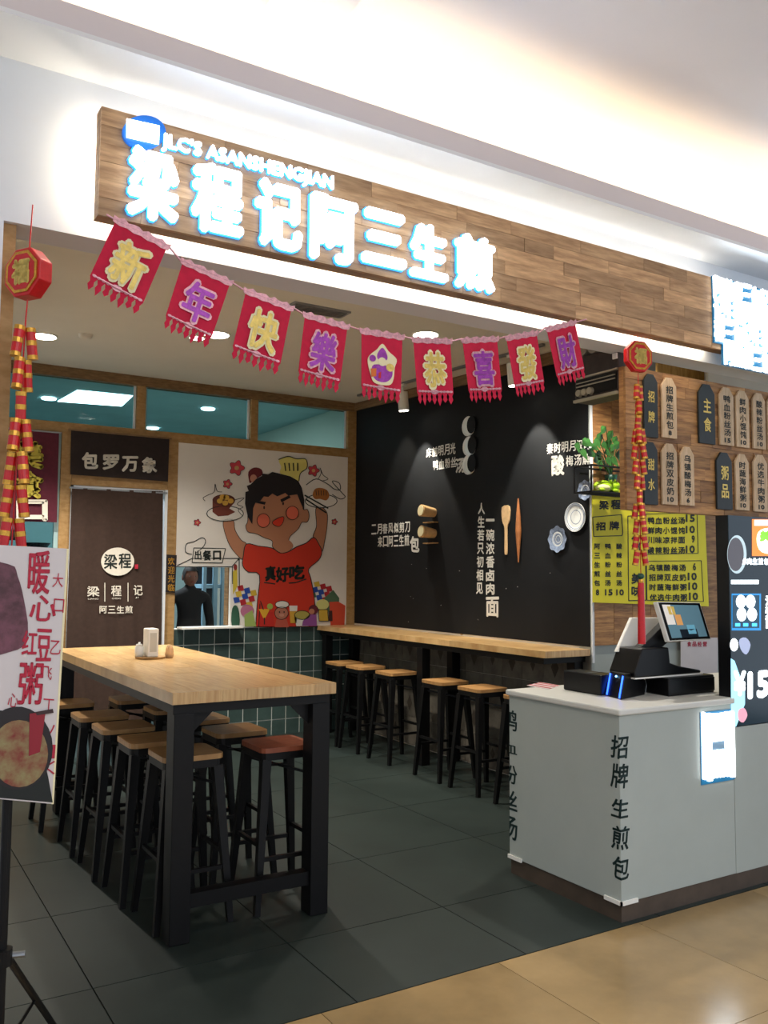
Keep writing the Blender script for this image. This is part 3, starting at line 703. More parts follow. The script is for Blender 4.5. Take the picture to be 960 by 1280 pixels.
CU = cloth('door_curtain', cq, YC, brown_cloth, 'long dark brown curtain hanging in the kitchen doorway with round white emblem', 'curtain', .006, 4, 60, 24)
BX(cq[0].x-.02, cq[1].x+.04, YC-.002, YC+.014, cq[0].z-.004, cq[0].z+.010).link('rod', metal_grey, CU)
tx_ = MB()
for ch, b in zip('梁程记', [(109, 733, 124, 745.5), (139, 732, 151.5, 745), (167, 731.5, 178, 744)]): put_text(tx_, ch, cz(*b), (0, -.002, 0), .018)
for ch, b in zip(('LIANG', 'CHENG', 'JI'), [(110, 747.5, 123, 749.5), (140, 747, 151, 749), (169, 746, 173, 748)]): put_text(tx_, ch, cz(*b), (0, -.002, 0), .0)
for i, ch in enumerate('阿三生煎'): put_text(tx_, ch, cz(124.5+i*10.7, 757.5, 133.5+i*10.7, 766.5), (0, -.002, 0), .02)
for a in (131, 160): q_ = cz(a-.5, 728.5, a+.5, 752); tx_.slab(q_, (0, -.002, 0))
tx_.link('lettering', cloth_white, CU)
em = MB().slab([CY(a, b) for a, b in ell(147, 702, 20.7, 17.6, 32)], (0, -.0015, 0)).link('emblem', cloth_white, CU)
ek = MB(); put_text(ek, '梁', [p+Vector((0, -.003, 0)) for p in cz(130, 693, 146, 711)], (0, -.001, 0), .02); put_text(ek, '程', [p+Vector((0, -.003, 0)) for p in cz(148.5, 692, 163.5, 710)], (0, -.001, 0), .02)
ek.link('emblem_lettering', ink, em)
MB().slab(cz(168.5, 705.5, 172.5, 711), (0, -.002, 0)).link('seal', brush_red, CU)
mq = [PY(7, 536, YC), PY(74, 541, YC), PY(71, 653, YC), PY(4, 651, YC)]
MQ = cloth('maroon_banner', mq, YC, maroon_cloth, 'maroon cloth banner with yellow and white writing behind the left firecracker string', 'cloth banner', .004, 2)
mt = MB(); put_text(mt, '美', cz(18, 553, 53, 585), (0, -.002, 0), .05); put_text(mt, '食', cz(20, 590, 53, 622), (0, -.002, 0), .05)
mt.link('yellow_lettering', mat('cloth_yellow', '#c9b548', .8), MQ)
mt = MB(); put_text(mt, '口', cz(22, 626, 58, 650), (0, -.002, 0), .04); mt.link('white_lettering', cloth_white, MQ)
BX(mq[0].x, mq[1].x+.02, YC-.002, YC+.018, mq[0].z, mq[0].z+.012).link('rod', metal_grey, MQ)
# dark vertical plaque right of the door
pq = [PY(207, 693, YB-.05), PY(221, 694, YB-.05), PY(219, 741, YB-.05), PY(206, 740, YB-.05)]
PL = thing('wall_plaque', 'narrow dark vertical plaque with gold characters between curtain and mural', 'plaque', (pq[3].x, YB-.05, pq[3].z))
MB().slab(pq, (0, .018, 0)).link('plaque_board', mat('plaque_dark', '#241a18', .5), PL)
pt_ = MB()
for i, ch in enumerate('欢迎光临'): put_text(pt_, ch, [PY(a, b, YB-.051) for a, b in ((210, 697+i*11), (218, 697+i*11), (218, 706+i*11), (210, 706+i*11))], (0, -.001, 0), .02)
pt_.link('lettering', gold_deep, PL)
# kitchen clutter in the left bay window
t = thing('pan_stack', 'dark pans on the kitchen counter behind the left bay window', 'pan', (1.4, 8.3, 1.6))
for k_, (px, py) in enumerate([(20, 684), (44, 680)]):
    p = PY(px, py, 8.3); MB().lathe((p.x, 8.3, p.z-.06), [(.08, 0), (.13, .07), (.125, .07), (.07, .01)], 20).link('pan', black_metal, t)
p = PY(30, 690, 8.3)
BX(p.x-.7, p.x+.3, 8.1, 8.6, p.z-.05, p.z-.01).link('shelf', metal_grey, t)
q = PY(14, 667, 8.35)
tag(MB().ball((q.x, 8.35, q.z), .10, .08, .06).link('flower_bundle', mat('dusty_pink', '#a77c84', .8, noise=.5, scale=60)), 'dusty pink bundle behind the left bay window', 'bundle')

# ------------------------------------------------------------------ tall table and stools
def stavetop(parent, x0, x1, y0, y1, z0, z1, nx, ny, m, name='stave'):
    w_ = (x1-x0)/nx
    for i in range(nx):
        cuts = sorted([y0+(y1-y0)*(k+ (.5 if i % 2 else .0)+random.uniform(-.15, .15))/ny for k in range(1, ny)])
        cuts = [y0]+cuts+[y1]
        for a, b in zip(cuts[:-1], cuts[1:]):
            BX(x0+i*w_+.0004, x0+(i+1)*w_-.0004, a+.0004, b-.0004, z0, z1-random.uniform(0, .0006)).link(name, m, parent)
TB = thing('tall_table', 'long bar-height table with butcher-block top and black steel frame', 'table', (1.575, 4.86, 0))
stavetop(TB, 1.185, 1.965, 3.625, 6.12, 1.0, 1.05, 7, 4, oak)
BX(1.20, 1.95, 3.66, 6.09, .955, .9995).link('apron', black_metal, TB)
for x in (1.205, 1.86):
    for y in (3.655, 5.99): BX(x, x+.09, y, y+.10, 0, .956).link('leg', black_metal, TB, bevel=.004)
for y in (3.675, 6.01): BX(1.29, 1.87, y, y+.06, .135, .195).link('stretcher', black_metal, TB)
for x, s in ((1.296, 1), (1.858, -1)): MB().slab([(x, 3.70, .955), (x+s*.10, 3.70, .955), (x, 3.70, .86)], (0, .006, 0)).link('gusset', black_metal, TB)

def make_stool(name, label, m, loc, group):
    t = thing(name, label, 'stool', loc, group); X, Y = loc[0], loc[1]
    h = .14; c = .035
    pts = [(X+a*(h-c)+c*math.cos(th)*1, Y+b*(h-c)+c*math.sin(th)) for a, b, t0 in ((1, 1, 0), (-1, 1, 90), (-1, -1, 180), (1, -1, 270)) for th in [math.radians(t0+d) for d in (0, 30, 60, 90)]]
    MB().slab([(a, b, .717) for a, b in pts], (0, 0, .023)).link('seat', m, t)
    MB().slab([(X+(a-X)*.97, Y+(b-Y)*.97, .682) for a, b in pts], (0, 0, .034)).link('seat_rim', black_metal, t)
    for a, b in ((1, 1), (1, -1), (-1, 1), (-1, -1)):
        MB().bar((X+a*.112, Y+b*.112, .685), (X+a*.168, Y+b*.168, 0), .044, .026).link('leg', black_metal, t)
    at = lambda a, b, z: (X+a*(.112+.056*(1-z/.685)), Y+b*(.112+.056*(1-z/.685)), z)
    for z, prs in ((.30, ((1, 1, 1, -1), (-1, 1, -1, -1))), (.24, ((1, 1, -1, 1), (1, -1, -1, -1)))):
        for a, b, c_, d in prs: MB().bar(at(a, b, z), at(c_, d, z), .018).link('footrest', black_metal, t)
    for a, b, c_, d in ((1, 1, -1, -1), (1, -1, -1, 1)): MB().bar(at(a, b, .60), at(c_, d, .66), .012).link('brace', black_metal, t)
    return t
g1 = 'stools along the near side of the tall table'; 
st0 = make_stool('bar_stool', 'wooden-seat stool nearest on the left of the tall table, behind its front leg', seat_wood, (1.36, 3.96, 0), 'stools round the tall table')
LB = [((1.32, 4.35), 'wooden-seat stool second from the front on the left side of the tall table'),
      ((1.295, 4.78), 'wooden-seat stool third from the front on the left side of the tall table'),
      ((1.28, 5.23), 'wooden-seat stool fourth from the front on the left side of the tall table'),
      ((1.22, 5.80), 'farthest stool on the left of the tall table, just right of the poster'),
      ((1.775, 4.40), 'brown-seat stool right behind the red-seated one, right of the tall table'),
      ((1.74, 4.84), 'brown-seat stool third from the front on the right side of the tall table'),
      ((1.72, 5.28), 'brown-seat stool fourth from the front on the right side of the tall table'),
      ((1.64, 5.80), 'farthest stool on the right side, seen under the top of the tall table')]
def cp_stool(x, y, lb, grp): 
    r = st0.copy(); COL.objects.link(r); r.location = (x, y, 0); r['label'] = lb; r['group'] = grp
    for ch in st0.children:
        c = ch.copy(); COL.objects.link(c); inv = ch.matrix_parent_inverse.copy(); c.parent = r; c.matrix_parent_inverse = inv
for (x, y), lb in LB: cp_stool(x, y, lb, 'stools round the tall table')
make_stool('bar_stool', 'stool with reddish brown seat, front right under the tall table', seat_red, (1.82, 3.95, 0), 'stools round the tall table')
ordn = ['farthest stool under the wall bar, next to the tiled wall', 'second farthest stool under the wall bar', 'third farthest stool under the wall bar', 'fourth stool from the tiled wall under the wall bar', 'fifth stool from the tiled wall under the wall bar', 'nearest stool under the wall bar, half hidden by the white counter']
for y, lb in zip((7.24, 6.85, 6.33, 5.62, 5.15, 4.62), ordn): cp_stool(4.01, y, 'pale wooden-seat '+lb, 'stools along the wall bar')
# things standing on the tall table
def condiments(px, py, lbs, s=1, mirror=1):
    p = PZ(px, py, 1.05); x, y, z = p.x, p.y, 1.05
    t = thing('wooden_tray', lbs[0], 'tray', (x, y, z)); MB().lathe((x, y, z), [(.085*s, 0), (.09*s, .012)], 28).link('tray', pine_x, t)
    zz = z+.012
    t = thing('tissue_dispenser', lbs[1], 'tissue holder', (x, y, zz))
    BX(x-.032*s, x+.032*s, y-.05, y+.05, zz, zz+.165*s).link('case', plastic_white, t, bevel=.006)
    BX(x-.02, x+.02, y-.0515, y-.0495, zz+.03, zz+.14*s).link('slot', mat('slot_grey', '#bdbab0', .5), t)
    xx = x-.062*s*mirror; yy = y+.02*mirror
    t = thing('condiment_jar', lbs[2], 'jar', (xx, yy, zz))
    MB().lathe((xx, yy, zz), [(.022, 0), (.026, .015), (.026, .055), (.018, .064)], 20).link('jar', porcelain, t, True)
    MB().lathe((xx, yy, zz+.064), [(.019, 0), (.019, .008), (.006, .012), (.007, .02)], 16).link('lid', porcelain, t, True)
    return x, y, z
x, y, z = condiments(188, 823, ['round wooden tray under the tissue holder on the tall table', 'tall white tissue dispenser standing on the tall table', 'small white condiment jar left of the dispenser on the tall table'])
t = thing('glass_jar', 'small clear jar right of the dispenser on the tall table', 'jar', (x+.075, y-.03, z+.0))
MB().lathe((x+.105, y-.03, z), [(.02, 0), (.026, .02), (.022, .055), (.014, .075)], 16).link('body', mat('amber_glass', '#d9b890', .15, trans=.5), t, True)

# ------------------------------------------------------------------ wall bar
WB = thing('wall_bar', 'long narrow butcher-block bar fixed along the blackboard wall on black posts', 'bar counter', (4.26, 6.2, 0))
stavetop(WB, 4.045, XC-.006, 4.505, 7.885, 1.0, 1.045, 4, 6, oak)
BX(4.07, XC-.012, 4.55, 7.86, .955, .9995).link('apron', black_metal, WB)
for y in (7.76, PX(529, 900, 4.10).y, 4.6):
    for x in ((4.06, 4.365) if y > 4.7 else (4.365,)): BX(x, x+.08, y-.04, y+.04, 0, .956).link('leg', black_metal, WB, bevel=.003)
p = PX(588, 795, 4.32)
condiments(587, 793.5, ['round wooden tray under the tissue holder on the wall bar', 'tall white tissue dispenser standing on the wall bar', 'small white pot right of the dispenser on the wall bar'], 1, -1)

# ------------------------------------------------------------------ main sign
YSG = 2.75
SG = thing('fascia_sign', 'long wooden fascia sign with glowing white shop lettering above the opening', 'sign', (2.1, YSG, 2.675))
sx0, sx1, sz0, sz1 = .62, 3.70, 2.675, 3.03
BX(sx0, sx1, YSG+.014, YSG+.06, sz0, sz1).link('sign_box', board_wood, SG)
rows = 6; hh = (sz1-sz0)/rows
for r in range(rows):
    x = sx0; first = True
    while x < sx1-.01:
        L_ = random.uniform(.16, .42) if not first else random.uniform(.12, .4); first = False
        e = min(sx1, x+L_)
        if sx1-e < .1: e = sx1
        BX(x+.0006, e-.0006, YSG-random.uniform(0, .0025), YSG+.014, sz0+r*hh+.0005, sz0+(r+1)*hh-.0005).link('plank', sign_wood, SG); x = e
def SY(px, py, y=YSG-.004): return PY(px, py, y)
# character boxes: (char, left px, right px); common height band
def zband(px, t, b): return PY(px, t, YSG).z, PY(px, b, YSG).z
chars = [('梁', 157, 221, 190, 279), ('程', 237, 301, 209, 296), ('记', 316, 374, 229, 314), ('阿', 385, 442, 248, 331), ('三', 449, 503, 266, 335), ('生', 509, 555, 283, 352), ('煎', 565, 613, 296, 366)]
for ch, l, r, t_, b_ in chars:
    m_ = (l+r)/2; zt, zb2 = zband(m_, t_+2, b_-2); xa, xb = PY(l+1, (t_+b_)/2, YSG).x, PY(r-1, (t_+b_)/2, YSG).x
    q_ = lambda y, g: [Vector((xa-g, y, zt+g)), Vector((xb+g, y, zt+g)), Vector((xb+g, y, zb2-g)), Vector((xa-g, y, zb2-g))]
    bk = MB(); put_text(bk, ch, q_(YSG-.004, -.004), (0, -.010, 0), .052); cb = bk.link('character', letter_blue, SG)
    fr = MB(); put_text(fr, ch, q_(YSG-.0145, -.005), (0, -.020, 0), .036); fr.link('glowing_face', letter_white, cb)
lt = MB(); q_ = [SY(201, 168), SY(414, 222), SY(414, 243), SY(201, 190)]; put_text(lt, "JLC'S ASANSHENGJIAN", q_, (0, -.010, 0), .05); lb_ = lt.link('latin_lettering', letter_blue, SG)
lt = MB(); put_text(lt, "JLC'S ASANSHENGJIAN", [p+Vector((0, -.0105, 0)) for p in q_], (0, -.008, 0), .03); lt.link('glowing_face', letter_white, lb_)
em = MB().slab([SY(a, b) for a, b in ell(179, 167, 27, 21, 30)], (0, -.012, 0)).link('emblem', mat('emblem_blue', '#1c62b8', .4, emit=.6), SG)
MB().slab([SY(a, b, YSG-.017) for a, b in ((158, 149), (199, 158), (198, 181), (158, 172))], (0, -.006, 0)).link('emblem_face', letter_white, em)
# second lit sign at the far right end
RS = thing('vertical_lit_sign', 'glowing white and blue lettered panel at the right end of the fascia', 'illuminated sign', (3.75, YSG-.03, 2.6))
x0 = PY(896, 390, YSG-.03).x; 
MB().slab([Vector((x0, YSG-.012, 3.035)), Vector((x0+.655, YSG-.012, 3.035)), Vector((x0+.655, YSG-.012, 2.60)), Vector((x0+.065, YSG-.012, 2.60)), Vector((x0+.065, YSG-.012, 2.70)), Vector((x0, YSG-.012, 2.70))], (0, .012, 0)).link('back_panel', teal_back, RS)
cw = .073
for c in range(9):
    for r in range(4):
        xa = x0+c*cw-.004; zb2 = 2.60+r*.108
        if c == 0 and r == 0: continue
        g_ = MB(); put_text(g_, '梁程记阿三生煎包'[(c*3+r) % 8], [Vector((xa+.004, YSG-.013, zb2+.106)), Vector((xa+cw-.004, YSG-.013, zb2+.106)), Vector((xa+cw-.004, YSG-.013, zb2+.002)), Vector((xa+.004, YSG-.013, zb2+.002))], (0, -.012, 0), .034)
        g_.link('character', letter_white, RS)

# ------------------------------------------------------------------ flag garland
YG = 2.70
def GY(px, py): return PY(px, py, YG)
flags = [('新', 'g', (144, 277), (208, 311), (172, 396), (105, 361)), ('年', 'p', (228, 329), (287, 356), (258, 439), (201, 412)),
         ('快', 'g', (307, 366), (364, 388), (347, 472), (287, 450)), ('樂', 'p', (381, 396), (434, 411), (424, 494), (372, 480)),
         ('*', 'm', (452, 416), (503, 424), (501, 507), (452, 499)), ('恭', 'g', (517, 427), (563, 429), (567, 508), (522, 507)),
         ('喜', 'p', (578.5, 428), (621.5, 426), (629, 503), (588, 504)), ('發', 'g', (633.5, 425), (671, 418.5), (683, 492), (646.5, 498.6)),
         ('財', 'p', (684, 414), (719, 405), (735, 474.5), (700.5, 484))]
rope = [GY(133, 268)]
for f_ in flags: rope += [GY(f_[2][0]-3, f_[2][1]-4), GY(f_[3][0]+3, f_[3][1]-3)]
rope.append(GY(733, 399))
GR = tag(MB().path(rope, .003, 6).link('garland_string', pink_foil), 'pink string of the new year garland slung below the fascia sign', 'garland string')
names = ['first', 'second', 'third', 'fourth', 'fifth', 'sixth', 'seventh', 'eighth', 'ninth']
for i, (ch, kd, TL, TR, BR, BL) in enumerate(flags):
    T = [GY(*q) for q in (TL, TR, BR, BL)]; look = {'g': 'gold', 'p': 'purple', 'm': 'figure'}[kd]
    t = thing('pennant', ('red tasselled pennant with %s character, %s from the left in the garland' if ch != '*' else 'red tasselled pennant with colourful %s, %s from the left in the garland') % (look, names[i]), 'pennant', T[0], 'new year pennants')
    bend = random.uniform(-.012, .012)
    def B(s, u, dy=0):      # s across, u down
        p = T[0]*(1-s)*(1-u)+T[1]*s*(1-u)+T[3]*(1-s)*u+T[2]*s*u
        return Vector((p.x, YG+.010*math.sin(s*3.1)*u+bend*u+dy, p.z))
    b = MB(); n_ = 10
    # body down to 80%, then the tassels
    for a in range(n_):
        for c in range(8):
            s0, s1, u0, u1 = a/n_, (a+1)/n_, c/8*.80, (c+1)/8*.80
            b.slab([B(s0, u0), B(s1, u0), B(s1, u1), B(s0, u1)], (0, .0015, 0))
    b.link('cloth', red_cloth, t)
    for k in range(7):
        s0 = (k+.04)/7; s1 = (k+.96)/7; m_ = (s0+s1)/2; d = (s1-s0)/2; e_ = .97+.03*math.sin(k*2.1)
        MB().slab([B(m_-d, .80), B(m_-d*.55, .85), B(m_-d*.85, .90), B(m_, e_), B(m_+d*.85, .90), B(m_+d*.55, .85), B(m_+d, .80)], (0, .0015, 0)).link('tassel', red_cloth, t)
    # pink scalloped top and lower braid
    p_ = MB(); pts = [B(-.06+1.12*j/12, -.075+.02*math.sin(j*2.4), -.002) for j in range(13)]+[B(1.04-1.08*j/8, .015+(.012 if j % 2 else -.005), -.002) for j in range(9)]
    p_.slab(pts, (0, .002, 0)).link('top_band', pink_foil, t)
    br = MB()
    for j in range(11):
        s = .07+.86*j/10; r_ = .034 if j != 5 else .075
        br.slab([B(s+r_*1.3*math.cos(a), .775+r_*.55*math.sin(a), -.003) for a in [2*math.pi*k/8 for k in range(8)]], (0, .001, 0))
    br.slab([B(.05, .768, -.003), B(.95, .768, -.003), B(.95, .782, -.003), B(.05, .782, -.003)], (0, .001, 0))
    br.link('braid', pink_foil, t)
    if ch != '*':
        e1, e2 = (gold, cream) if kd == 'g' else (purple, pink_foil)
        box = (.24, .80, .17, .70)
        for bold, m_, dy, nm, g_ in ((.062, e2, -.003, 'character_outline', .02), (.028, e1, -.005, 'character', 0)):
            g = MB(); q4 = [B(box[0]-g_, box[2]-g_, dy), B(box[1]+g_, box[2]-g_, dy), B(box[1]+g_, box[3]+g_, dy), B(box[0]-g_, box[3]+g_, dy)]
            put_text(g, ch, q4, (0, -.0012, 0), bold); g.link(nm, m_, t)
    else:
        def blob(pts, m_, dy, nm): MB().slab([B(a, b_, dy) for a, b_ in pts], (0, -.001, 0)).link(nm, m_, t)
        blob(smooth_pts([(.5, .12), (.66, .22), (.86, .32), (.82, .45), (.80, .62), (.70, .72), (.34, .72), (.22, .60), (.14, .40), (.22, .30), (.36, .22)], 4), cream, -.003, 'figure_outline')
        blob(smooth_pts([(.5, .18), (.62, .28), (.6, .36), (.4, .36), (.38, .28)], 4), purple, -.0045, 'figure_hat')
        blob(ell(.5, .39, .10, .065, 16), cream, -.006, 'figure_face')
        blob(smooth_pts([(.3, .45), (.7, .45), (.76, .58), (.62, .68), (.38, .68), (.26, .58)], 4), purple, -.0045, 'figure_robe')
        blob([(.22, .52), (.36, .50), (.36, .62), (.24, .64)], mat('foil_orange', '#d06a2c', .4, metal=.3), -.006, 'figure_scroll')
        blob(ell(.70, .46, .10, .06, 14), gold, -.006, 'figure_ingot'); blob(ell(.26, .36, .08, .05, 14), purple, -.006, 'figure_sleeve')
        blob([(.42, .56), (.48, .54), (.48, .64), (.42, .64)], red_gloss, -.006, 'figure_belt')

# ------------------------------------------------------------------ hanging firecracker strings
def drum(t, c, r, th, yaw, ch=True):
    ax = Vector((math.sin(yaw), -math.cos(yaw), 0)); u = Vector((math.cos(yaw), math.sin(yaw), 0)); z = Vector((0, 0, 1)); c = Vector(c)
    oct_ = lambda rr, d: [c+ax*d+(u*math.cos(a)+z*math.sin(a))*rr for a in [math.pi/8+k*math.pi/4 for k in range(8)]]
    MB().slab(oct_(r, -th/2), ax*th).link('drum_body', red_gloss, t, bevel=.004)
    for s in (-1, 1):
        f = MB().slab(oct_(r*.86, s*(th/2+.0005)), ax*s*.003).link('drum_face', gold_deep, t)
        MB().slab(oct_(r*.74, s*(th/2+.0036)), ax*s*.001).link('drum_centre', red_gloss, f)
        o_ = c+ax*s*(th/2+.0048); uu = u*s*r*.42; zz = z*r*.45
        g = MB(); put_text(g, '福', [o_-uu+zz, o_+uu+zz, o_+uu-zz, o_-uu-zz] if s > 0 else [o_-uu+zz, o_+uu+zz, o_+uu-zz, o_-uu-zz], ax*s*.001, .06); g.link('drum_character', gold, f)
def cracker_string(name, label, px, ytop, dpy, cy0, cy1, ty1, Y, yaw, r_drum, rr, lean=0, L_=.08, dth=.034):
    top = PY(px, ytop, Y); x = top.x
    t = thing(name, label, 'firecracker string', top)
    dz = PY(px, dpy, Y).z; z0 = PY(px, cy0, Y).z; z1 = PY(px, cy1, Y).z; z2 = PY(px, ty1, Y).z
    xa = lambda z: x+lean*(top.z-z)
    MB().path([(x, Y, top.z), (xa(dz), Y, dz+r_drum), ], .0022).link('hanging_cord', red_gloss, t)
    drum(t, (xa(dz), Y, dz), r_drum, dth, yaw)
    MB().path([(xa(dz), Y, dz-r_drum), (xa(z0), Y, z0), (xa(z1), Y, z1-.02)], .0022).link('centre_cord', red_gloss, t)
    z = z0-.015; k = 0
    while z-L_ > z1-.01:
        nc = (2, 2, 1, 3, 2)[k % 5]
        for a in range(nc):
            ang = .35+k*.5+a*(2*math.pi/nc); dx, dy = math.cos(ang), math.sin(ang)
            sp = rr*(1.1 if nc > 1 else .2); a0 = Vector((xa(z)+dx*sp, Y+dy*sp, z)); b0 = Vector((xa(z)+dx*(sp+rr*.8), Y+dy*(sp+rr*.8), z-L_))
            f = MB().tube(a0, b0, rr, rr, 12).link('firecracker', red_gloss, t)
            for s0, s1 in ((-.02, .12), (.40, .56), (.88, 1.02)):
                MB().tube(a0.lerp(b0, s0), a0.lerp(b0, s1), rr*1.07, rr*1.07, 12).link('gold_band', gold_deep, f)
        z -= L_*(1.08 if nc != 1 else .95); k += 1
    MB().ball((xa(z1), Y, z1-.03), .016, .016, .014, 12, 8).link('bead', pot_green, t, True)
    MB().lathe((xa(z1), Y, z1-.062), [(.012, 0), (.013, .008), (.011, .018)], 12).link('tassel_cap', gold_deep, t)
    MB().lathe((xa(z2), Y, z2), [(.017, 0), (.018, .02), (.014, max(.1, z1-.06-z2))], 14).link('tassel', red_gloss, t)
    return x
cracker_string('firecracker_string', 'left string of red and gold firecrackers hanging from an eight-sided drum', 41, 256, 344, 405, 722, 834, 2.80, -1.0, .080, .0150, -.022, .092, .050)
cracker_string('firecracker_string', 'right string of red and gold firecrackers hanging in front of the menu board', 797, 420, 446, 478, 712, 805, 2.80, -.15, .078, .0135, 0, .066, .030)

# ------------------------------------------------------------------ menu boards over the counter
YW = 2.93
wq = [PY(781, 458, YW), PY(778, 637, YW)]
bx0 = wq[0].x; bz1, bz0 = 2.567, 1.873; bx1 = 4.9
MBD = thing('wooden_menu_board', 'reclaimed-wood board hanging above the counter and carrying the menu tags', 'board', (bx0, YW, bz0))
BX(bx0, bx1, YW+.012, YW+.04, bz0, bz1).link('backing', board_wood, MBD)
hh = (bz1-bz0)/12
for r in range(12):
    x = bx0
    while x < bx1-.01:
        e = min(bx1, x+random.uniform(.14, .4)); 
        if bx1-e < .08: e = bx1
        BX(x+.0008, e-.0008, YW-random.uniform(0, .004), YW+.012, bz0+r*hh+.0006, bz0+(r+1)*hh-.0006).link('plank', board_wood, MBD); x = e
def mtag(l, t_, r, b_, dark, txt, num, lb):
    Yt = YW-.006; m_ = (l+r)/2; xa, xb = PY(l, (t_+b_)/2, Yt).x, PY(r, (t_+b_)/2, Yt).x; z1 = PY(m_, t_, Yt).z; z0 = PY(m_, b_, Yt).z; w_ = xb-xa
    t = thing('menu_tag', lb, 'menu tag', (xa, Yt, z0), 'tags on the wooden menu board')
    MB().slab([(xa, Yt, z0), (xb, Yt, z0), (xb, Yt, z1-w_*.38), (xb-w_*.30, Yt, z1), (xa+w_*.30, Yt, z1), (xa, Yt, z1-w_*.38)], (0, -.012, 0)).link('slip', tag_black if dark else tag_wood, t, bevel=.002)
    g = MB(); yy = Yt-.0125; h = z1-z0; n_ = len(txt)
    if dark:
        for i, ch in enumerate(txt):
            zc = z1-h*(.36+.32*i); s_ = w_*.23; put_text(g, ch, [Vector((xa+w_*.5+a*s_, yy, zc+c*s_*1.25)) for a, c in ((-1, 1), (1, 1), (1, -1), (-1, -1))], (0, -.001, 0), .02)
        g.link('lettering', gold, t)
    else:
        st = h*.72/n_
        for i, ch in enumerate(txt):
            zc = z1-h*.13-st*(i+.5); put_text(g, ch, [Vector((xa+w_*.5+a*w_*.23, yy, zc+c*st*.42)) for a, c in ((-1, 1), (1, 1), (1, -1), (-1, -1))], (0, -.001, 0), .02)
        put_text(g, num, [Vector((xa+w_*.5+a*w_*(.2 if len(num) > 1 else .1), yy, z0+h*.085+c*h*.035)) for a, c in ((-1, 1), (1, 1), (1, -1), (-1, -1))], (0, -.001, 0), .04)
        g.link('lettering', ink, t)
mtag(803, 468, 820, 547, 1, '招牌', '', 'upper black menu tag behind the firecracker string')
mtag(825.5, 473, 843.5, 548, 0, '招牌生煎包', '8', 'wooden menu tag priced 8 in the upper row')
mtag(871.5, 481, 891.5, 555, 1, '主食', '', 'black menu tag in the middle of the upper row')
mtag(897.5, 485, 915, 557, 0, '鸭血粉丝汤', '15', 'wooden menu tag priced 15, right of the upper middle black tag')
mtag(918, 489, 934, 559.5, 0, '鲜肉小馄饨', '10', 'wooden menu tag priced 10, second to the right of the upper middle black tag')
mtag(939, 492, 954.5, 561.5, 0, '酸辣粉丝汤', '10', 'wooden menu tag with a bluish sheen, third right of the upper middle black tag')
mtag(957.5, 495, 973, 564, 0, '川味凉拌面', '9', 'wooden menu tag cut off by the right edge of the photo, upper row')
mtag(803, 553, 820, 631, 1, '甜水', '', 'lower black menu tag behind the firecracker string')
mtag(825.5, 555, 844.5, 631, 0, '招牌双皮奶', '10', 'wooden menu tag priced 10 directly right of the lower left black tag')
mtag(848.5, 559, 865.5, 632, 0, '乌镇酸梅汤', '6', 'wooden menu tag priced 6, hanging slightly askew in the lower row')
mtag(894, 566, 913, 637, 1, '粥品', '', 'black menu tag in the middle of the lower row')
mtag(917.5, 568, 934, 638, 0, '时蔬海鲜粥', '10', 'wooden menu tag directly right of the lower middle black tag')
mtag(940, 569, 957, 640, 0, '优选牛肉粥', '10', 'browner wooden menu tag at the right end of the lower row')
# plywood strip and white panel above the board
Yv = 3.9
q = [PY(822, 445, Yv), PY(884, 462, Yv), PY(882, 480, Yv), PY(822, 470, Yv)]
PW = thing('plywood_panel', 'yellowish plywood panel showing above the wooden menu board', 'panel', (q[3].x, Yv, 2.6))
for i in range(8):
    a = q[0].x+(q[1].x-q[0].x)*i/8; b = q[0].x+(q[1].x-q[0].x)*(i+1)/8
    BX(a+.001, b-.001, Yv, Yv+.02, 2.55, 3.17).link('plank', mat('plywood', '#cfa75a', .6, noise=.35, scale=5, rand=.15, stretch=(10, 1, 1.5), col2='#a67a38'), PW)
q = [PY(884, 455, 3.8), PY(975, 480, 3.8)]
tag(BX(q[0].x, q[0].x+1.6, 3.8, 3.83, 2.4, 3.18).link('white_duct', plastic_white, bevel=.01), 'white boxed duct panel above the menu board at the far right', 'duct')
# dark unit with grille and three knobs, its face turned left
XU = bx0+.002
pf = PX(719, 504, XU); yn = YW+.045; yf = pf.y
zb0 = PX(719, 504, XU).z; zt0 = PX(719, 453, XU).z+.02
UN = thing('dark_box_unit', 'dark boxy unit like an old radio with three white knobs, behind the menu board edge', 'appliance', (XU, yn, zb0))
D = (.34, 0, 0)
MB().box(XU, XU+.12, yn, yf, zb0, zt0).link('case', mat('unit_brown', '#3a2f2b', .5, noise=.35, scale=14), UN, bevel=.006)
h_ = zt0-zb0
def ub(u0, u1, v0, v1, d0, m_, nm): return BX(XU-d0, XU+.002, yf+(yn-yf)*u0, yf+(yn-yf)*u1, zb0+h_*v0, zb0+h_*v1).link(nm, m_, UN)
trim_cream = mat('trim_cream', '#b5ad97', .4, metal=.4)
ub(0, 1, -.01, .05, .014, trim_cream, 'lower_trim'); ub(.02, 1, .50, .54, .010, trim_cream, 'middle_trim'); ub(.05, .95, .32, .345, .008, trim_cream, 'grille_bar'); ub(.05, .95, .40, .42, .008, trim_cream, 'grille_bar')
ub(.04, .97, .10, .48, .004, black_plastic, 'grille')
ub(.90, .99, .74, .86, .008, plastic_white, 'badge')
for u in (.14, .27, .40):
    yk = yf+(yn-yf)*u; zk = zb0+h_*.18
    MB().tube((XU, yk, zk), (XU-.022, yk, zk), .020, .017, 18).link('knob', trim_cream, UN)
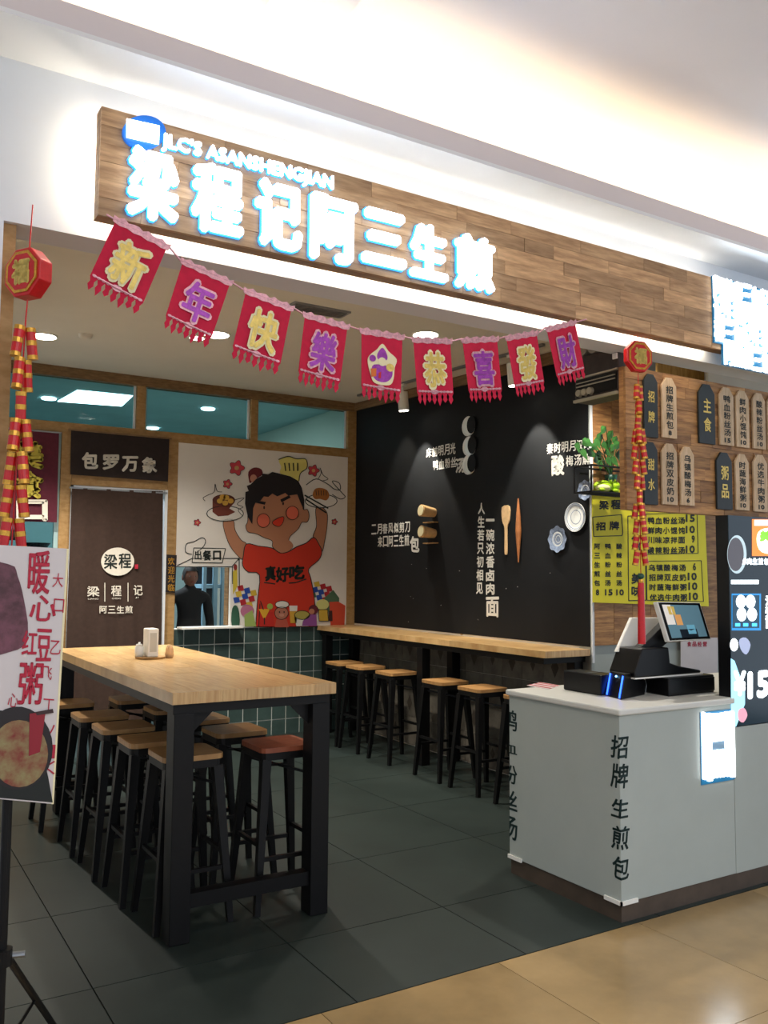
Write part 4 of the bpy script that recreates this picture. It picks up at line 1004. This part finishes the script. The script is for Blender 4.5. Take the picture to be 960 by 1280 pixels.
for i, u in enumerate((.05, .33, .60)):
    yk = yf+(yn-yf)*(u+.10)
    o = MB().tube((XU+.0, yk, zt0+.042), (XU+.14, yk, zt0+.042), .040, .040, 16).link('paper_roll', mat('roll_grey', '#9a9183', .6, noise=.1, scale=10))
    tag(o, ['far', 'middle', 'near'][i]+' grey roll lying on top of the dark box unit', 'roll', 'rolls on the dark unit')

# yellow menu poster
YP = 4.47
YPO = thing('yellow_menu_poster', 'bright yellow price poster with black characters on the wall behind the counter', 'poster', (5, YP, 1.35))
def QY(px, py, d=0): return PY(px, py, YP-d)
MB().slab([QY(740, 612), QY(880, 612), QY(886, 758), QY(741, 753)], (0, .003, 0)).link('sheet', yellow_paper, YPO)
yt = MB()
def yx(t, l, tp, r, b, bold=.03): put_text(yt, t, [QY(l, tp, .001), QY(r, tp, .001), QY(r, b, .001), QY(l, b, .001)], (0, -.001, 0), bold)
ox, oy, sc = 720, 600, 3.767
def yz_(t, l, tp, r, b, bold=.03): yx(t, ox+l/sc, oy+tp/sc, ox+r/sc, oy+b/sc, bold)
yz_('梁', 110, 98, 152, 138, .04); yz_('程', 166, 95, 212, 136, .04); yz_('记', 226, 92, 268, 134, .04)
yz_('招', 95, 200, 138, 236, .04); yz_('牌', 158, 196, 202, 234, .04)
def frame(pts, w_=.8, closed=True):
    pts = [(ox+a/sc, oy+b/sc) for a, b in pts]
    if closed: pts = pts+[pts[0]]
    for (a, b), (c, d) in zip(pts[:-1], pts[1:]):
        L_ = math.hypot(c-a, d-b); nx, ny = -(d-b)/L_*w_/2, (c-a)/L_*w_/2
        yt.slab([QY(a+nx, b+ny, .001), QY(c+nx, d+ny, .001), QY(c-nx, d-ny, .001), QY(a-nx, b-ny, .001)], (0, -.001, 0))
frame([(78, 175), (215, 163), (220, 250), (216, 262), (84, 266)], 1.0)
frame([(244, 170), (325, 166), (330, 566), (248, 568)], 1.0)
frame([(330, 160), (570, 154), (575, 345), (332, 350)], .8); frame([(332, 382), (590, 380), (600, 572), (334, 566)], .8)
for col, (x0_, txt, num) in enumerate([(86, '阿三生煎包', '8'), (137, '鸭血粉丝汤', '15'), (190, '酸辣粉丝汤', '10')]):
    for i, ch in enumerate(txt): yz_(ch, x0_, 300+i*43, x0_+26, 325+i*43, .03)
    yz_(num, x0_+(8 if len(num) == 1 else 0), 516, x0_+(22 if len(num) == 1 else 34), 542, .035)
rowsY = [('鸭血粉丝汤', '15', 178, 0), ('鲜肉小馄饨', '10', 225, 0), ('川味凉拌面', '9', 270, 0), ('酸辣粉丝汤', '10', 318, 0), ('乌镇酸梅汤', '6', 400, 4), ('招牌双皮奶', '10', 446, 6), ('时蔬海鲜粥', '10', 492, 8), ('优选牛肉粥', '10', 540, 10)]
for txt, num, y_, dx in rowsY:
    for i, ch in enumerate(txt): yz_(ch, 338+i*36+dx, y_-2, 368+i*36+dx, y_+28, .03)
    yz_(num, (518 if len(num) > 1 else 545)+dx*1.5, y_-14 if y_ < 200 else y_-8, 558+dx*1.5, (y_+18) if y_ < 200 else y_+24, .035)
for i, ch in enumerate('人气'): yz_(ch, 262, 230+i*60, 308, 280+i*60, .03)
for i, ch in enumerate('美味'): yz_(ch, 262, 440+i*60, 308, 488+i*60, .03)
yt.link('printed_text', ink, YPO)
# notice on the wall right of the till
NQ = [PY(851, 797, YP), PY(897, 797, YP), PY(897, 858, YP), PY(851, 858, YP)]
NT = thing('wall_notice', 'pale printed notice with a red heading right of the payment screen', 'notice', NQ[3]); MB().slab(NQ, (0, .002, 0)).link('sheet', paper, NT)
g = MB()
for i, ch in enumerate('食品经营'): put_text(g, ch, [PY(a, b, YP-.001) for a, b in ((859+i*6.5, 802), (864+i*6.5, 802), (864+i*6.5, 808), (859+i*6.5, 808))], (0, -.001, 0), .03)
g.link('heading', brush_red, NT)

# plant shelf
Ys = 4.36
SH = thing('wire_shelf', 'small black wire shelf on the plank wall holding plant and frog', 'shelf', (4.5, Ys, 2.1))
a = PY(739, 581, 4.3); b = PY(739, 614, 4.3); xr_ = a.x+.5
za, zb1 = a.z, b.z  # shelf top and bottom
for z in (za, zb1):
    MB().path([(a.x, 4.30, z), (xr_, 4.30, z), (xr_, 4.462, z), (a.x, 4.462, z), (a.x, 4.30, z)], .007).link('wire_frame', black_metal, SH)
for x_, y_ in ((a.x, 4.30), (xr_, 4.30), (xr_, 4.462), (a.x, 4.462)): MB().tube((x_, y_, zb1), (x_, y_, za), .007).link('wire_post', black_metal, SH)
for k_ in range(5): MB().tube((a.x, 4.33+k_*.035, zb1), (xr_, 4.33+k_*.035, zb1), .004).link('wire', black_metal, SH)
zm = (za+zb1)/2+.03
MB().tube((a.x-.08, 4.33, zm), (a.x, 4.33, zm), .007).link('side_hook', black_metal, SH)
pc = PY(762, 590, 4.39)
zsh = zb1+.005
PT = thing('potted_plant', 'leafy green pothos in a dark green pot on the black wire shelf', 'plant', (pc.x+.02, 4.43, zsh))
MB().lathe((pc.x+.06, 4.435, zsh), [(.03, 0), (.042, .11), (.046, .14), (.04, .14), (.036, .12)], 18).link('pot', pot_green, PT, True)
base = Vector((pc.x+.06, 4.435, zsh+.13)); rnd = random.Random(3)
leafpx = [(722, 552), (728, 560), (733, 548), (740, 555), (745, 547), (751, 540), (754, 551), (757, 561), (748, 563), (763, 548), (768, 556), (760, 570), (771, 545), (774, 562), (736, 562), (744, 570), (766, 570), (752, 575), (728, 549), (757, 533), (776, 553), (766, 538)]
for i, (px, py) in enumerate(leafpx):
    yv = 4.36-(.10 if px < 745 else rnd.uniform(-.05, .05)); p = PY(px, py, yv)
    MB().path([base, base.lerp(p, .55)+Vector((0, 0, .05)), p], .003, 5).link('stem', leaf_green, PT)
    s_ = rnd.uniform(.052, .070); ang = rnd.uniform(-2.6, -.5); ca, sa = math.cos(ang), math.sin(ang); tilt = rnd.uniform(-.3, .3)
    prof = [(0, 0), (.25, .42), (.6, .45), (1, .22), (1.45, 0), (1, -.22), (.6, -.45), (.25, -.42)]
    MB().slab([p+Vector(((u*ca-v_*sa)*s_, tilt*u*s_+abs(v_)*s_*.3, (u*sa+v_*ca)*s_)) for u, v_ in prof], (0, .001, 0)).link('leaf', leaf_green, PT)
fp = PY(758, 603, 4.36)
FG = thing('toy_frog', 'lime green toy frog lying on the black wire shelf', 'toy', (fp.x, 4.37, zsh))
fz = zsh+.045
MB().ball((fp.x-.02, 4.37, fz), .085, .045, .042).link('body', lime, FG, True)
MB().ball((fp.x+.075, 4.36, fz+.008), .045, .04, .034).link('head', lime, FG, True)
MB().ball((fp.x-.04, 4.352, fz-.012), .065, .035, .028).link('belly', lime_pale, FG, True)
for dx, dz in ((.02, .042), (.06, .045)): MB().ball((fp.x+dx, 4.335, fz+dz-.006), .012).link('eye', lime, FG, True); MB().ball((fp.x+dx, 4.324, fz+dz-.006), .006).link('pupil', ink, FG)
for dx in (-.07, .06): MB().ball((fp.x+dx, 4.33, fz-.028), .03, .012, .012).link('foot', lime, FG, True)

# ------------------------------------------------------------------ service counter
CXL = 3.03; CTZ = .95; CYB = 3.66
CO = thing('service_counter', 'white painted service counter with brown kickboard and dark brush lettering', 'counter', (CXL, YF, 0))
BX(CXL, 3.833, YF, CYB, .085, CTZ-.03).link('body', counter_white, CO, bevel=.003)
BX(3.836, 7.5, YF+.001, 3.4, .085, .80).link('body', counter_white, CO)
BX(CXL-.015, 3.834, YF-.015, CYB+.015, CTZ-.03, CTZ).link('worktop', mat('worktop_white', '#cfcfc8', .4, noise=.03, scale=8), CO, bevel=.008)
BX(3.836, 4.9, 3.0, CYB, .8, CTZ-.03).link('body', counter_white, CO)
BX(3.8345, 4.9, 2.99, CYB+.015, CTZ-.03, CTZ).link('worktop', _m['worktop_white'], CO)
BX(CXL+.006, 7.5, YF+.006, CYB-.006, 0, .085).link('kickboard', kick_brown, CO)
MB().box(CXL-.008, CXL+.10, YF-.008, YF+.0, .078, .096).box(CXL-.008, CXL, YF-.008, YF+.10, .078, .096).link('corner_guard', plastic_white, CO)
MB().box(CXL-.008, CXL, CYB-.10, CYB+.006, .078, .096).link('corner_guard', plastic_white, CO)
def fat_glyph(txt, wd):
    v, f = glyphs(txt); v = list(v); f = list(f); cnt = {}
    for q in f:
        for i in range(len(q)):
            a, b = q[i], q[(i+1) % len(q)]; e = (min(a, b), max(a, b)); cnt[e] = cnt.get(e, 0)+1
    for (a, b), c_ in cnt.items():
        if c_ > 1: continue
        p, q = Vector(v[a]), Vector(v[b]); d = q-p
        if d.length < 1e-7: continue
        d.normalize(); pe = Vector((-d.y, d.x))*wd; ex = d*wd*.6; n_ = len(v)
        v += [tuple(x) for x in (p-ex*.5+pe*.7, p-ex, p-ex*.5-pe*.7, p-pe, q-pe, q+ex*.5-pe*.7, q+ex, q+ex*.5+pe*.7, q+pe, p+pe)]; f.append(tuple(range(n_, n_+10)))
    return v, f
def wrap_text(txt, cx, cy, h, w_, z0, m_, left_only=False):
    # brush characters wrapped round the vertical corner at (cx, cy)
    v, f = fat_glyph(txt, .018); me = bpy.data.meshes.new('g'); me.from_pydata([(a, b, 0) for a, b in v], [], f)
    bm = bmesh.new(); bm.from_mesh(me); bpy.data.meshes.remove(me)
    xs_ = [q.co.x for q in bm.verts]; ys_ = [q.co.y for q in bm.verts]; x0_, x1_, y0_, y1_ = min(xs_), max(xs_), min(ys_), max(ys_)
    for q in bm.verts: q.co.x = ((q.co.x-x0_)/(x1_-x0_)-.5)*w_; q.co.y = (q.co.y-y0_)/(y1_-y0_)*h; q.co.x += .12*(q.co.y-h/2)
    bmesh.ops.bisect_plane(bm, geom=bm.verts[:]+bm.edges[:]+bm.faces[:], plane_co=(0, 0, 0), plane_no=(1, 0, 0), dist=1e-6)
    bm.verts.ensure_lookup_table(); out = []
    for q in bm.verts:
        x, y = q.co.x, q.co.y
        if left_only: out.append((cx-.0012, cy-x, z0+y))
        elif x >= 0: out.append((cx+x-.0012*(x < 1e-5), cy-.0012, z0+y))
        else: out.append((cx-.0012, cy-x, z0+y))
    fs = [tuple(q.index for q in f_.verts) for f_ in bm.faces]; bm.free()
    return out, fs
m1 = MB()
for ch, y0, y1 in zip('招牌生煎包', (919, 954, 998, 1032, 1070), (948, 985, 1022, 1062, 1099)):
    za_, zb_2 = PY(783, y0, YF).z, PY(783, y1, YF).z; v, f = wrap_text(ch, CXL, YF, za_-zb_2, .105, zb_2, ink_teal); m1.add(v, f)
m1.link('corner_lettering', ink_teal, CO, fixn=False)
m1 = MB()
for ch, y0, y1 in zip('鸭血粉丝汤', (889, 930, 958, 990, 1022), (915, 944, 982, 1015, 1052)):
    za_, zb_2 = PX(646, y0, CXL).z, PX(646, y1, CXL).z
    v, f = fat_glyph(ch, .014); xs_ = [a_ for a_, b_ in v]; ys_ = [b_ for a_, b_ in v]; x0_, x1_, y0_, y1_ = min(xs_), max(xs_), min(ys_), max(ys_)
    me = bpy.data.meshes.new('g'); me.from_pydata([(((a_-x0_)/(x1_-x0_)-.5)*.13, zb_2+(b_-y0_)/(y1_-y0_)*(za_-zb_2), 0) for a_, b_ in v], [], f)
    bm = bmesh.new(); bm.from_mesh(me); bpy.data.meshes.remove(me)
    bmesh.ops.bisect_plane(bm, geom=bm.verts[:]+bm.edges[:]+bm.faces[:], plane_co=(0, 0, 0), plane_no=(1, 0, 0), dist=1e-6)
    out = [((CXL-.0012, CYB-q.co.x, q.co.y) if q.co.x > -1e-5 else (CXL-.0-q.co.x*1, CYB+.0012, q.co.y)) for q in bm.verts]
    fs = [tuple(q.index for q in f_.verts) for f_ in bm.faces]; bm.free(); m1.add(out, fs)
m1.link('corner_lettering', ink_teal, CO, fixn=False)
# lit sign on the counter front
LS = thing('counter_lit_sign', 'overexposed glowing white vertical lettering on the counter front', 'illuminated sign', (3.7, YF, .55))
def FY(px, py, d=0): return PY(px, py, YF-d)
def lbar(l, t_, r, b_, d=.004, th=.016, m_=letter_white, nm='character'):
    xa, xb = FY(l, 930).x, FY(r, 930).x; z1, z0 = FY((l+r)/2, t_).z, FY((l+r)/2, b_).z
    return BX(xa, xb, YF-d-th, YF-d, z0, z1).link(nm, m_, LS, bevel=.004)
lbar(875, 888, 917, 978, .001, .003, teal_back, 'back_glow_panel')
lbar(875.8, 889.5, 878.8, 974); lbar(881.3, 891, 886.6, 976); 
g = MB()
for i, ch in enumerate('阿三'): put_text(g, ch, [FY(888.5, 893+i*17, .0045), FY(903, 891+i*17, .0045), FY(903, 907+i*17, .0045), FY(888.5, 909+i*17, .0045)], (0, -.014, 0), .04)
for i, ch in enumerate('生煎'): put_text(g, ch, [FY(888.5, 939+i*17, .0045), FY(903, 937+i*17, .0045), FY(903, 953+i*17, .0045), FY(888.5, 955+i*17, .0045)], (0, -.014, 0), .04)
g.link('character', letter_white, LS)
lbar(904.6, 889, 908.6, 970); lbar(910.2, 888.5, 915, 971); lbar(888.8, 893, 903, 924, .0042, .008); lbar(888.8, 937, 903, 971, .0042, .008)
lbar(888, 924.5, 904, 936.5, .0045, .006, mat('sign_plate_grey', '#7f9fb8', .4), 'centre_plate')

# objects on the counter
CZ = lambda px, py, z=CTZ: PZ(px, py, z)
p0 = CZ(780, 870); 
# cash drawer
def footbox(L, N, R, top, z0=CTZ, shrink=0):
    l, n_, r_ = [PZ(a, b, z0) for a, b in (L, N, R)]
    fw_ = FW.dot(n_-CP); zt = z0
    for k_ in range(40):         # height from the pixel of the top near corner
        q_ = Vector((n_.x, n_.y, zt)); d = q_-CP; y_ = 640-F*d.dot(UP)/d.dot(FW)
        if y_ <= top: break
        zt += .004
    b_ = l+r_-n_
    return [n_, r_, b_, l], zt
def upslab(base, zt): return MB().slab(base, (0, 0, zt-base[0].z))
base, dz1 = footbox((811, 866.5), (836, 871), (893, 865), 848.5)
for k_ in (2, 3): base[k_] = base[k_]+(base[3]-base[0]).normalized()*.22 if k_ == 2 else base[k_]
base[3] = base[0]+(base[2]-base[1])
CDW = thing('cash_drawer', 'flat black cash drawer under the payment terminal on the counter', 'cash drawer', base[0])
cd_ = upslab(base, dz1).link('case', black_plastic, CDW, bevel=.006)
dxa, dxb = base[0].x, base[1].x; dyn = base[0].y; dback = base[2].y
BX(dxa+.01, dxb-.01, dyn-.006+(base[1].y-dyn)*.5, dyn+(base[1].y-dyn)*.5, CTZ+.012, dz1-.010).link('drawer_front', black_plastic, CDW, bevel=.002) if abs(base[1].y-dyn) < .02 else None
# payment terminal: base, neck, screen towards the viewer, customer screen towards the back
yb_ = dyn+.08
PS = thing('payment_terminal', 'black two-screen payment terminal standing on the cash drawer', 'terminal', (dxa+.1, yb_, dz1))
def tq(px, py, y): return PY(px, py, y)
bxa, bxb = tq(786, 835, yb_).x, tq(871, 838, yb_).x
BX(bxa, bxb, yb_-.04, yb_+.14, dz1+.001, dz1+.008).link('base_trim', plastic_white, PS)
MB().slab([(bxa+a_*(bxb-bxa), yb_-.035, dz1+h_) for a_, h_ in ((.02, .008), (.98, .008), (.98, .022), (.66, .050), (.52, .07), (.50, .15), (.12, .15), (.0, .03))], (0, .17, 0)).link('base', black_plastic, PS, bevel=.006)
sq = [tq(821, 752, 3.12), tq(875, 753, 3.12), tq(889, 799, 3.08), tq(836, 802, 3.08)]
neck0 = Vector((bxa+.11, yb_+.02, dz1+.14)); cs = (sq[0]+sq[1]+sq[2]+sq[3])/4
MB().slab([neck0+Vector((-.06, 0, -.03)), neck0+Vector((.06, 0, -.05)), cs+Vector((.03, .03, -.04)), cs+Vector((-.05, .03, .03))], (0, .05, 0)).link('neck', black_plastic, PS, bevel=.004)
nrm = (sq[1]-sq[0]).cross(sq[3]-sq[0]).normalized()
if nrm.y > 0: nrm = -nrm
sc1 = MB().slab([p for p in sq], -nrm*.028).link('screen_housing', plastic_white, PS, bevel=.004)
ins = lambda q4, g_: [c+(p-c)*(1-g_) for p in q4 for c in [sum(q4, Vector())/4]]
MB().slab([p+nrm*.0005 for p in ins(sq, .05)], nrm*.002).link('bezel', black_plastic, sc1)
MB().slab([p+nrm*.003 for p in ins(sq, .16)], nrm*.0005).link('display', mat('display_teal', '#4d6a76', .2, emit=.55), sc1)
c4 = ins(sq, .16); lerp2 = lambda s, t_: c4[0]*(1-s)*(1-t_)+c4[1]*s*(1-t_)+c4[3]*(1-s)*t_+c4[2]*s*t_
for (s0, t0, s1, t1, cl) in [(.0, .0, .22, .6, '#c9c4bc'), (.12, .05, .3, .3, '#b59a4c'), (.25, .3, .42, .62, '#c08a52'), (.28, .75, .75, 1, '#131a22'), (.5, .62, .72, .9, '#5c93a8')]:
    MB().slab([lerp2(s, t_)+nrm*.0037 for s, t_ in ((s0, t0), (s1, t0), (s1, t1), (s0, t1))], nrm*.0003).link('screen_picture', mat('px_'+cl.strip('#'), cl, .3, emit=.45), sc1)
rq = [tq(790, 772, 3.30), tq(832, 772, 3.30), tq(824, 815, 3.24), tq(771, 815, 3.24)]
rs = MB().slab(rq, (0, .022, 0)).link('customer_screen', plastic_white, PS, bevel=.004)
MB().slab([p+Vector((-.004, .0225, 0)) for p in ins(rq, .08)], (0, .002, 0)).link('display', black_plastic, rs)
# black printer box and blue-lit reader
base, zt = footbox((704, 862), (751, 870), (772, 868), 844.5)
SCN = thing('receipt_printer', 'low black box at the left end of the counter, left of the blue-lit reader', 'printer', base[0])
upslab(base, zt).link('case', black_plastic, SCN, bevel=.008)
cc = (base[0]+base[2])/2; BX(cc.x-.05, cc.x+.05, cc.y-.04, cc.y-.03, zt, zt+.002).link('paper_slot', metal_grey, SCN)
base, zt = footbox((757, 869.5), (776, 875), (806, 868.5), 845)
RD = thing('payment_reader', 'black wedge-shaped reader with two glowing blue stripes on the counter', 'card reader', base[0])
n_, r_, b_, l_ = base; up_ = Vector((0, 0, zt-CTZ)); lean_ = (r_-n_)*.18
m_ = MB().add([n_, r_, b_, l_, n_+up_+lean_, r_+up_, b_+up_, l_+up_+lean_], [(0, 3, 2, 1), (4, 5, 6, 7), (0, 1, 5, 4), (1, 2, 6, 5), (2, 3, 7, 6), (3, 0, 4, 7)])
m_.link('case', black_plastic, RD, bevel=.005)
blue_led = mat('blue_led', '#2a5cff', .3, emit=3)
outn = (lean_.cross(up_)).normalized()
side = (n_-r_).normalized()*.004
fl_ = lambda s_, t_: n_.lerp(l_, s_)+(up_+lean_)*t_+side
for s0 in (.04, .86): MB().slab([fl_(s0, .06), fl_(s0+.09, .06), fl_(s0+.09, .93), fl_(s0, .93)], side*.6).link('light_stripe', blue_led, RD)
c_ = fl_(.5, .86)+side*.5; MB().ball(tuple(c_), .005).link('indicator', mat('led_pale', '#6fb4ff', .3, emit=5), RD)
cb = MB().path([r_+Vector((.004, 0, .01)), r_+Vector((.012, .0, .05)), r_+Vector((.025, .02, .075)), r_+Vector((.05, .05, .072))], .002)
tag(cb.link('grey_cable', metal_grey), 'thin grey cable looping between the reader and the cash drawer', 'cable')
rp = [CZ(658, 857), CZ(676, 853), CZ(700, 857), CZ(686, 862)]
RP = thing('red_leaflet', 'red and white leaflet lying on the far left of the counter', 'leaflet', rp[0]); MB().slab([p+Vector((0, 0, .0005)) for p in rp], (0, 0, .001)).link('sheet', paper, RP)
for s in (.15, .5, .8): MB().slab([rp[0].lerp(rp[1], s)+Vector((0, 0, .002)), rp[0].lerp(rp[1], s+.12)+Vector((0, 0, .002)), rp[3].lerp(rp[2], s+.12)+Vector((0, 0, .002)), rp[3].lerp(rp[2], s)+Vector((0, 0, .002))], (0, 0, .0005)).link('printed_stripe', brush_red, RP)

# ------------------------------------------------------------------ lit menu screen at the right
TV = thing('menu_screen', 'tall dark illuminated menu screen standing at the right end of the counter', 'screen', (3.86, YF, .81))
tx0 = PY(912.5, 780, YF).x; 
BX(tx0, 4.9, YF+.0, PX(897, 780, tx0).y, .806, 1.872).link('housing', black_plastic, TV)
BX(PY(912.5, 780, YF-.001).x, 4.9, YF-.004, YF, .806, 1.872).link('display', tv_dark, TV)
def TY(px, py, d=.0045): return PY(px, py, YF-d)
def tp(name, pts, m_, d=.0045): return MB().slab([TY(a, b, d) for a, b in pts], (0, -.001, 0)).link(name, m_, TV)
def tb(name, l, t_, r, b_, m_, d=.0045): return tp(name, [(l, t_), (r, t_-(r-l)*.0), (r, b_), (l, b_)], m_, d)
scr = lambda c_, e=.8: mat('scr_'+c_.strip('#'), c_, .3, emit=e)
tp('soup_bowl', ell(921, 693, 12, 24, 28), scr('#9fb2b8'), .0045); tp('soup', ell(919.5, 693, 10, 21, 24), scr('#4c4a50', .5), .0058)
tb('orange_card', 940, 649, 985, 695, scr('#e0762c', 1.0)); tb('card_bar', 943, 650, 985, 657, scr('#dfe6ff', 1.2), .0058)
tp('card_bubble', smooth_pts([(948, 665), (960, 660), (980, 664), (982, 680), (970, 692), (952, 690), (946, 678)], 3), scr('#ffe9cc', 1.4), .0058)
g = MB()
put_text(g, '美食', [TY(950, 664, .007), TY(978, 664, .007), TY(978, 676, .007), TY(950, 676, .007)], (0, -.001, 0), .06); g.link('green_text', scr('#6fc23a', 1.2), TV)
g = MB()
for i, ch in enumerate('鲜肉生煎包套餐'): put_text(g, ch, [TY(a, b) for a, b in ((927+i*7, 698), (932.5+i*7, 698), (932.5+i*7, 705.5), (927+i*7, 705.5))], (0, -.001, 0), .04)
g.link('dish_name', screen_white, TV)
for ch_, q_ in (('¥', ((918, 840), (931, 840), (931, 868), (918, 868))), ('15.', ((936, 842), (967, 839), (967, 869), (936, 872)))):
    g = MB(); put_text(g, ch_, [TY(a, b) for a, b in q_], (0, -.001, 0), .05); g.link('price', screen_white, TV)
g = MB()
for i, ch in enumerate('汤粥面'): put_text(g, ch, [TY(a, b) for a, b in ((957, 745+i*14), (969, 745+i*14), (969, 757+i*14), (957, 757+i*14))], (0, -.001, 0), .04)
g.link('screen_text', screen_white, TV)
tb('white_bar', 914, 725, 948, 730, screen_white)
tb('bun_tray', 914.5, 742, 951, 788, scr('#1f7ab8', .9)); tb('bun_tray_inside', 915.5, 744, 949, 785, scr('#123a50', .6), .0058)
for a, b in ((926, 752), (938, 752), (927, 768), (940, 768)): tp('bun', ell(a, b, 6, 8.5, 16), screen_white, .007)
for a in (919, 929, 940): tb('tray_reflection', a, 779, a+6, 783, screen_blue, .007)
tp('egg_bowl', ell(917.5, 806, 5, 8, 16), screen_white); tp('garnish', smooth_pts([(924, 800), (932, 797), (938, 806), (933, 818), (926, 812)], 3), scr('#8c95b0', .8))
tp('pale_beam', [(913.5, 823), (918, 826), (931, 862), (931, 880), (920, 908), (914, 909)], scr('#8fd0e8', 1.0))
tp('pink_garnish', smooth_pts([(923, 888), (930, 885), (934, 894), (929, 903), (923, 899)], 3), scr('#c98a9a', .8), .0058)

# ------------------------------------------------------------------ poster on a tripod, front left
YT = 2.40
PO = thing('poster_board', 'white poster board with red brush characters and a bowl photo, front left', 'poster', (.3, YT, .95))
def OY(px, py, d=0): return PY(px, py, YT-d)
corner = [OY(-150, 673), OY(85.5, 686), OY(66.5, 1005), OY(-150, 985)]
MB().slab(corner, (0, .008, 0)).link('board', paper, PO)
MB().slab([corner[1]+Vector((-.004, -.001, 0)), corner[1]+Vector((.001, -.001, 0)), corner[2]+Vector((.001, -.001, 0)), corner[2]+Vector((-.004, -.001, 0))], (0, .010, 0)).link('board_edge', cream, PO)
def op(name, pts, col, d, sm=0, noise=0, col2=None):
    if sm: pts = smooth_pts(pts, sm)
    return MB().slab([OY(a, b, d) for a, b in pts], (0, -.0006, 0)).link(name, mat('pr_'+col.strip('#'), col, .5, noise=noise, scale=26, col2=col2), PO)
op('photo_dark_top', [(-60, 705), (10, 705), (22, 720), (30, 750), (35, 790), (22, 812), (-60, 818)], '#4a2a30', .001, 3, .4, '#7c4a58')
op('photo_bowl_rim', [(-60, 900), (-20, 890), (0, 888), (25, 890), (50, 930), (60, 970), (66, 1003), (-60, 992)], '#141a18', .001, 0)
op('photo_bowl', ell(22, 935, 44, 52, 26), '#221c1e', .002)
op('photo_porridge', ell(24, 942, 36, 42, 24), '#7a2c26', .003, 0, .6, '#8f8a5c')
g = MB()
def ot(ch, l, t_, r, b_, bold=.03, sh=.1, mm=None): put_text(mm or g, ch, [OY(l, t_, .0015), OY(r, t_+1, .0015), OY(r, b_, .0015), OY(l, b_, .0015)], (0, -.0006, 0), max(0, bold*.55), sh)
ot('暖', 36, 688, 62, 742); ot('心', 38, 744, 70, 776); ot('红', 28, 788, 46, 818); ot('豆', 46, 786, 64, 826); ot('粥', 24, 828, 53, 880)
g.link('brush_characters', brush_red, PO)
g = MB()
for i, (ch, a, b) in enumerate([('大', 66, 716), ('口', 67, 748), ('乙', 63, 800), ('飞', 52, 832), ('丁', 54, 873), ('人', 28, 893), ('心', 10, 866), ('ノ', 55, 905), ('一', 56, 930), ('く', 56, 950)]): ot(ch, a, b, a+13, b+18, -.005, .1, g)
g.link('thin_red_script', brush_red, PO)['kind'] = 'stuff'
op('red_ribbon', [(37, 892), (57, 890), (50, 940), (36, 945)], '#8a1c2a', .0045)
op('dark_stroke', [(44, 890), (66, 886), (67, 891), (46, 894)], '#3a2426', .005)
TP = thing('poster_tripod', 'black metal tripod stand carrying the poster at the front left', 'stand', (.30, 2.46, 0))
pxp = PY(5.5, 1100, 2.46); xp = pxp.x
MB().tube((xp, 2.46, .10), (xp, 2.46, 1.5), .0125, n=14).link('pole', black_metal, TP)
hz = PY(8, 1195, 2.46).z
MB().tube((xp, 2.46, hz-.02), (xp, 2.46, hz+.02), .026, n=16).link('collar', black_metal, TP)
MB().tube((xp+.02, 2.46, hz), (xp+.055, 2.45, hz), .008, n=10).link('clamp_screw', metal_grey, TP)
ft = PZ(112, 1300, 0.0)
for k_, (dx, dy) in enumerate(((ft.x-xp, ft.y-2.46), (-.33, -.12), (.02, .42))):
    dx, dy = (dx, dy) if k_ else (min(dx, .30), dy)
    L_ = math.hypot(dx, dy)
    a = Vector((xp+dx/L_*.025, 2.46+dy/L_*.025, hz)); b = Vector((xp+dx, 2.46+dy, .012))
    lg = MB().tube(a, b, .010, n=10).link('leg', black_metal, TP)
    MB().tube(b+Vector((0, 0, -.012)), b+Vector((0, 0, .012)), .014, n=10).link('rubber_foot', black_plastic, lg)
    MB().tube((xp, 2.46, hz-.25 if hz > .4 else .11), a.lerp(b, .45), .005, n=8).link('brace', black_metal, TP)
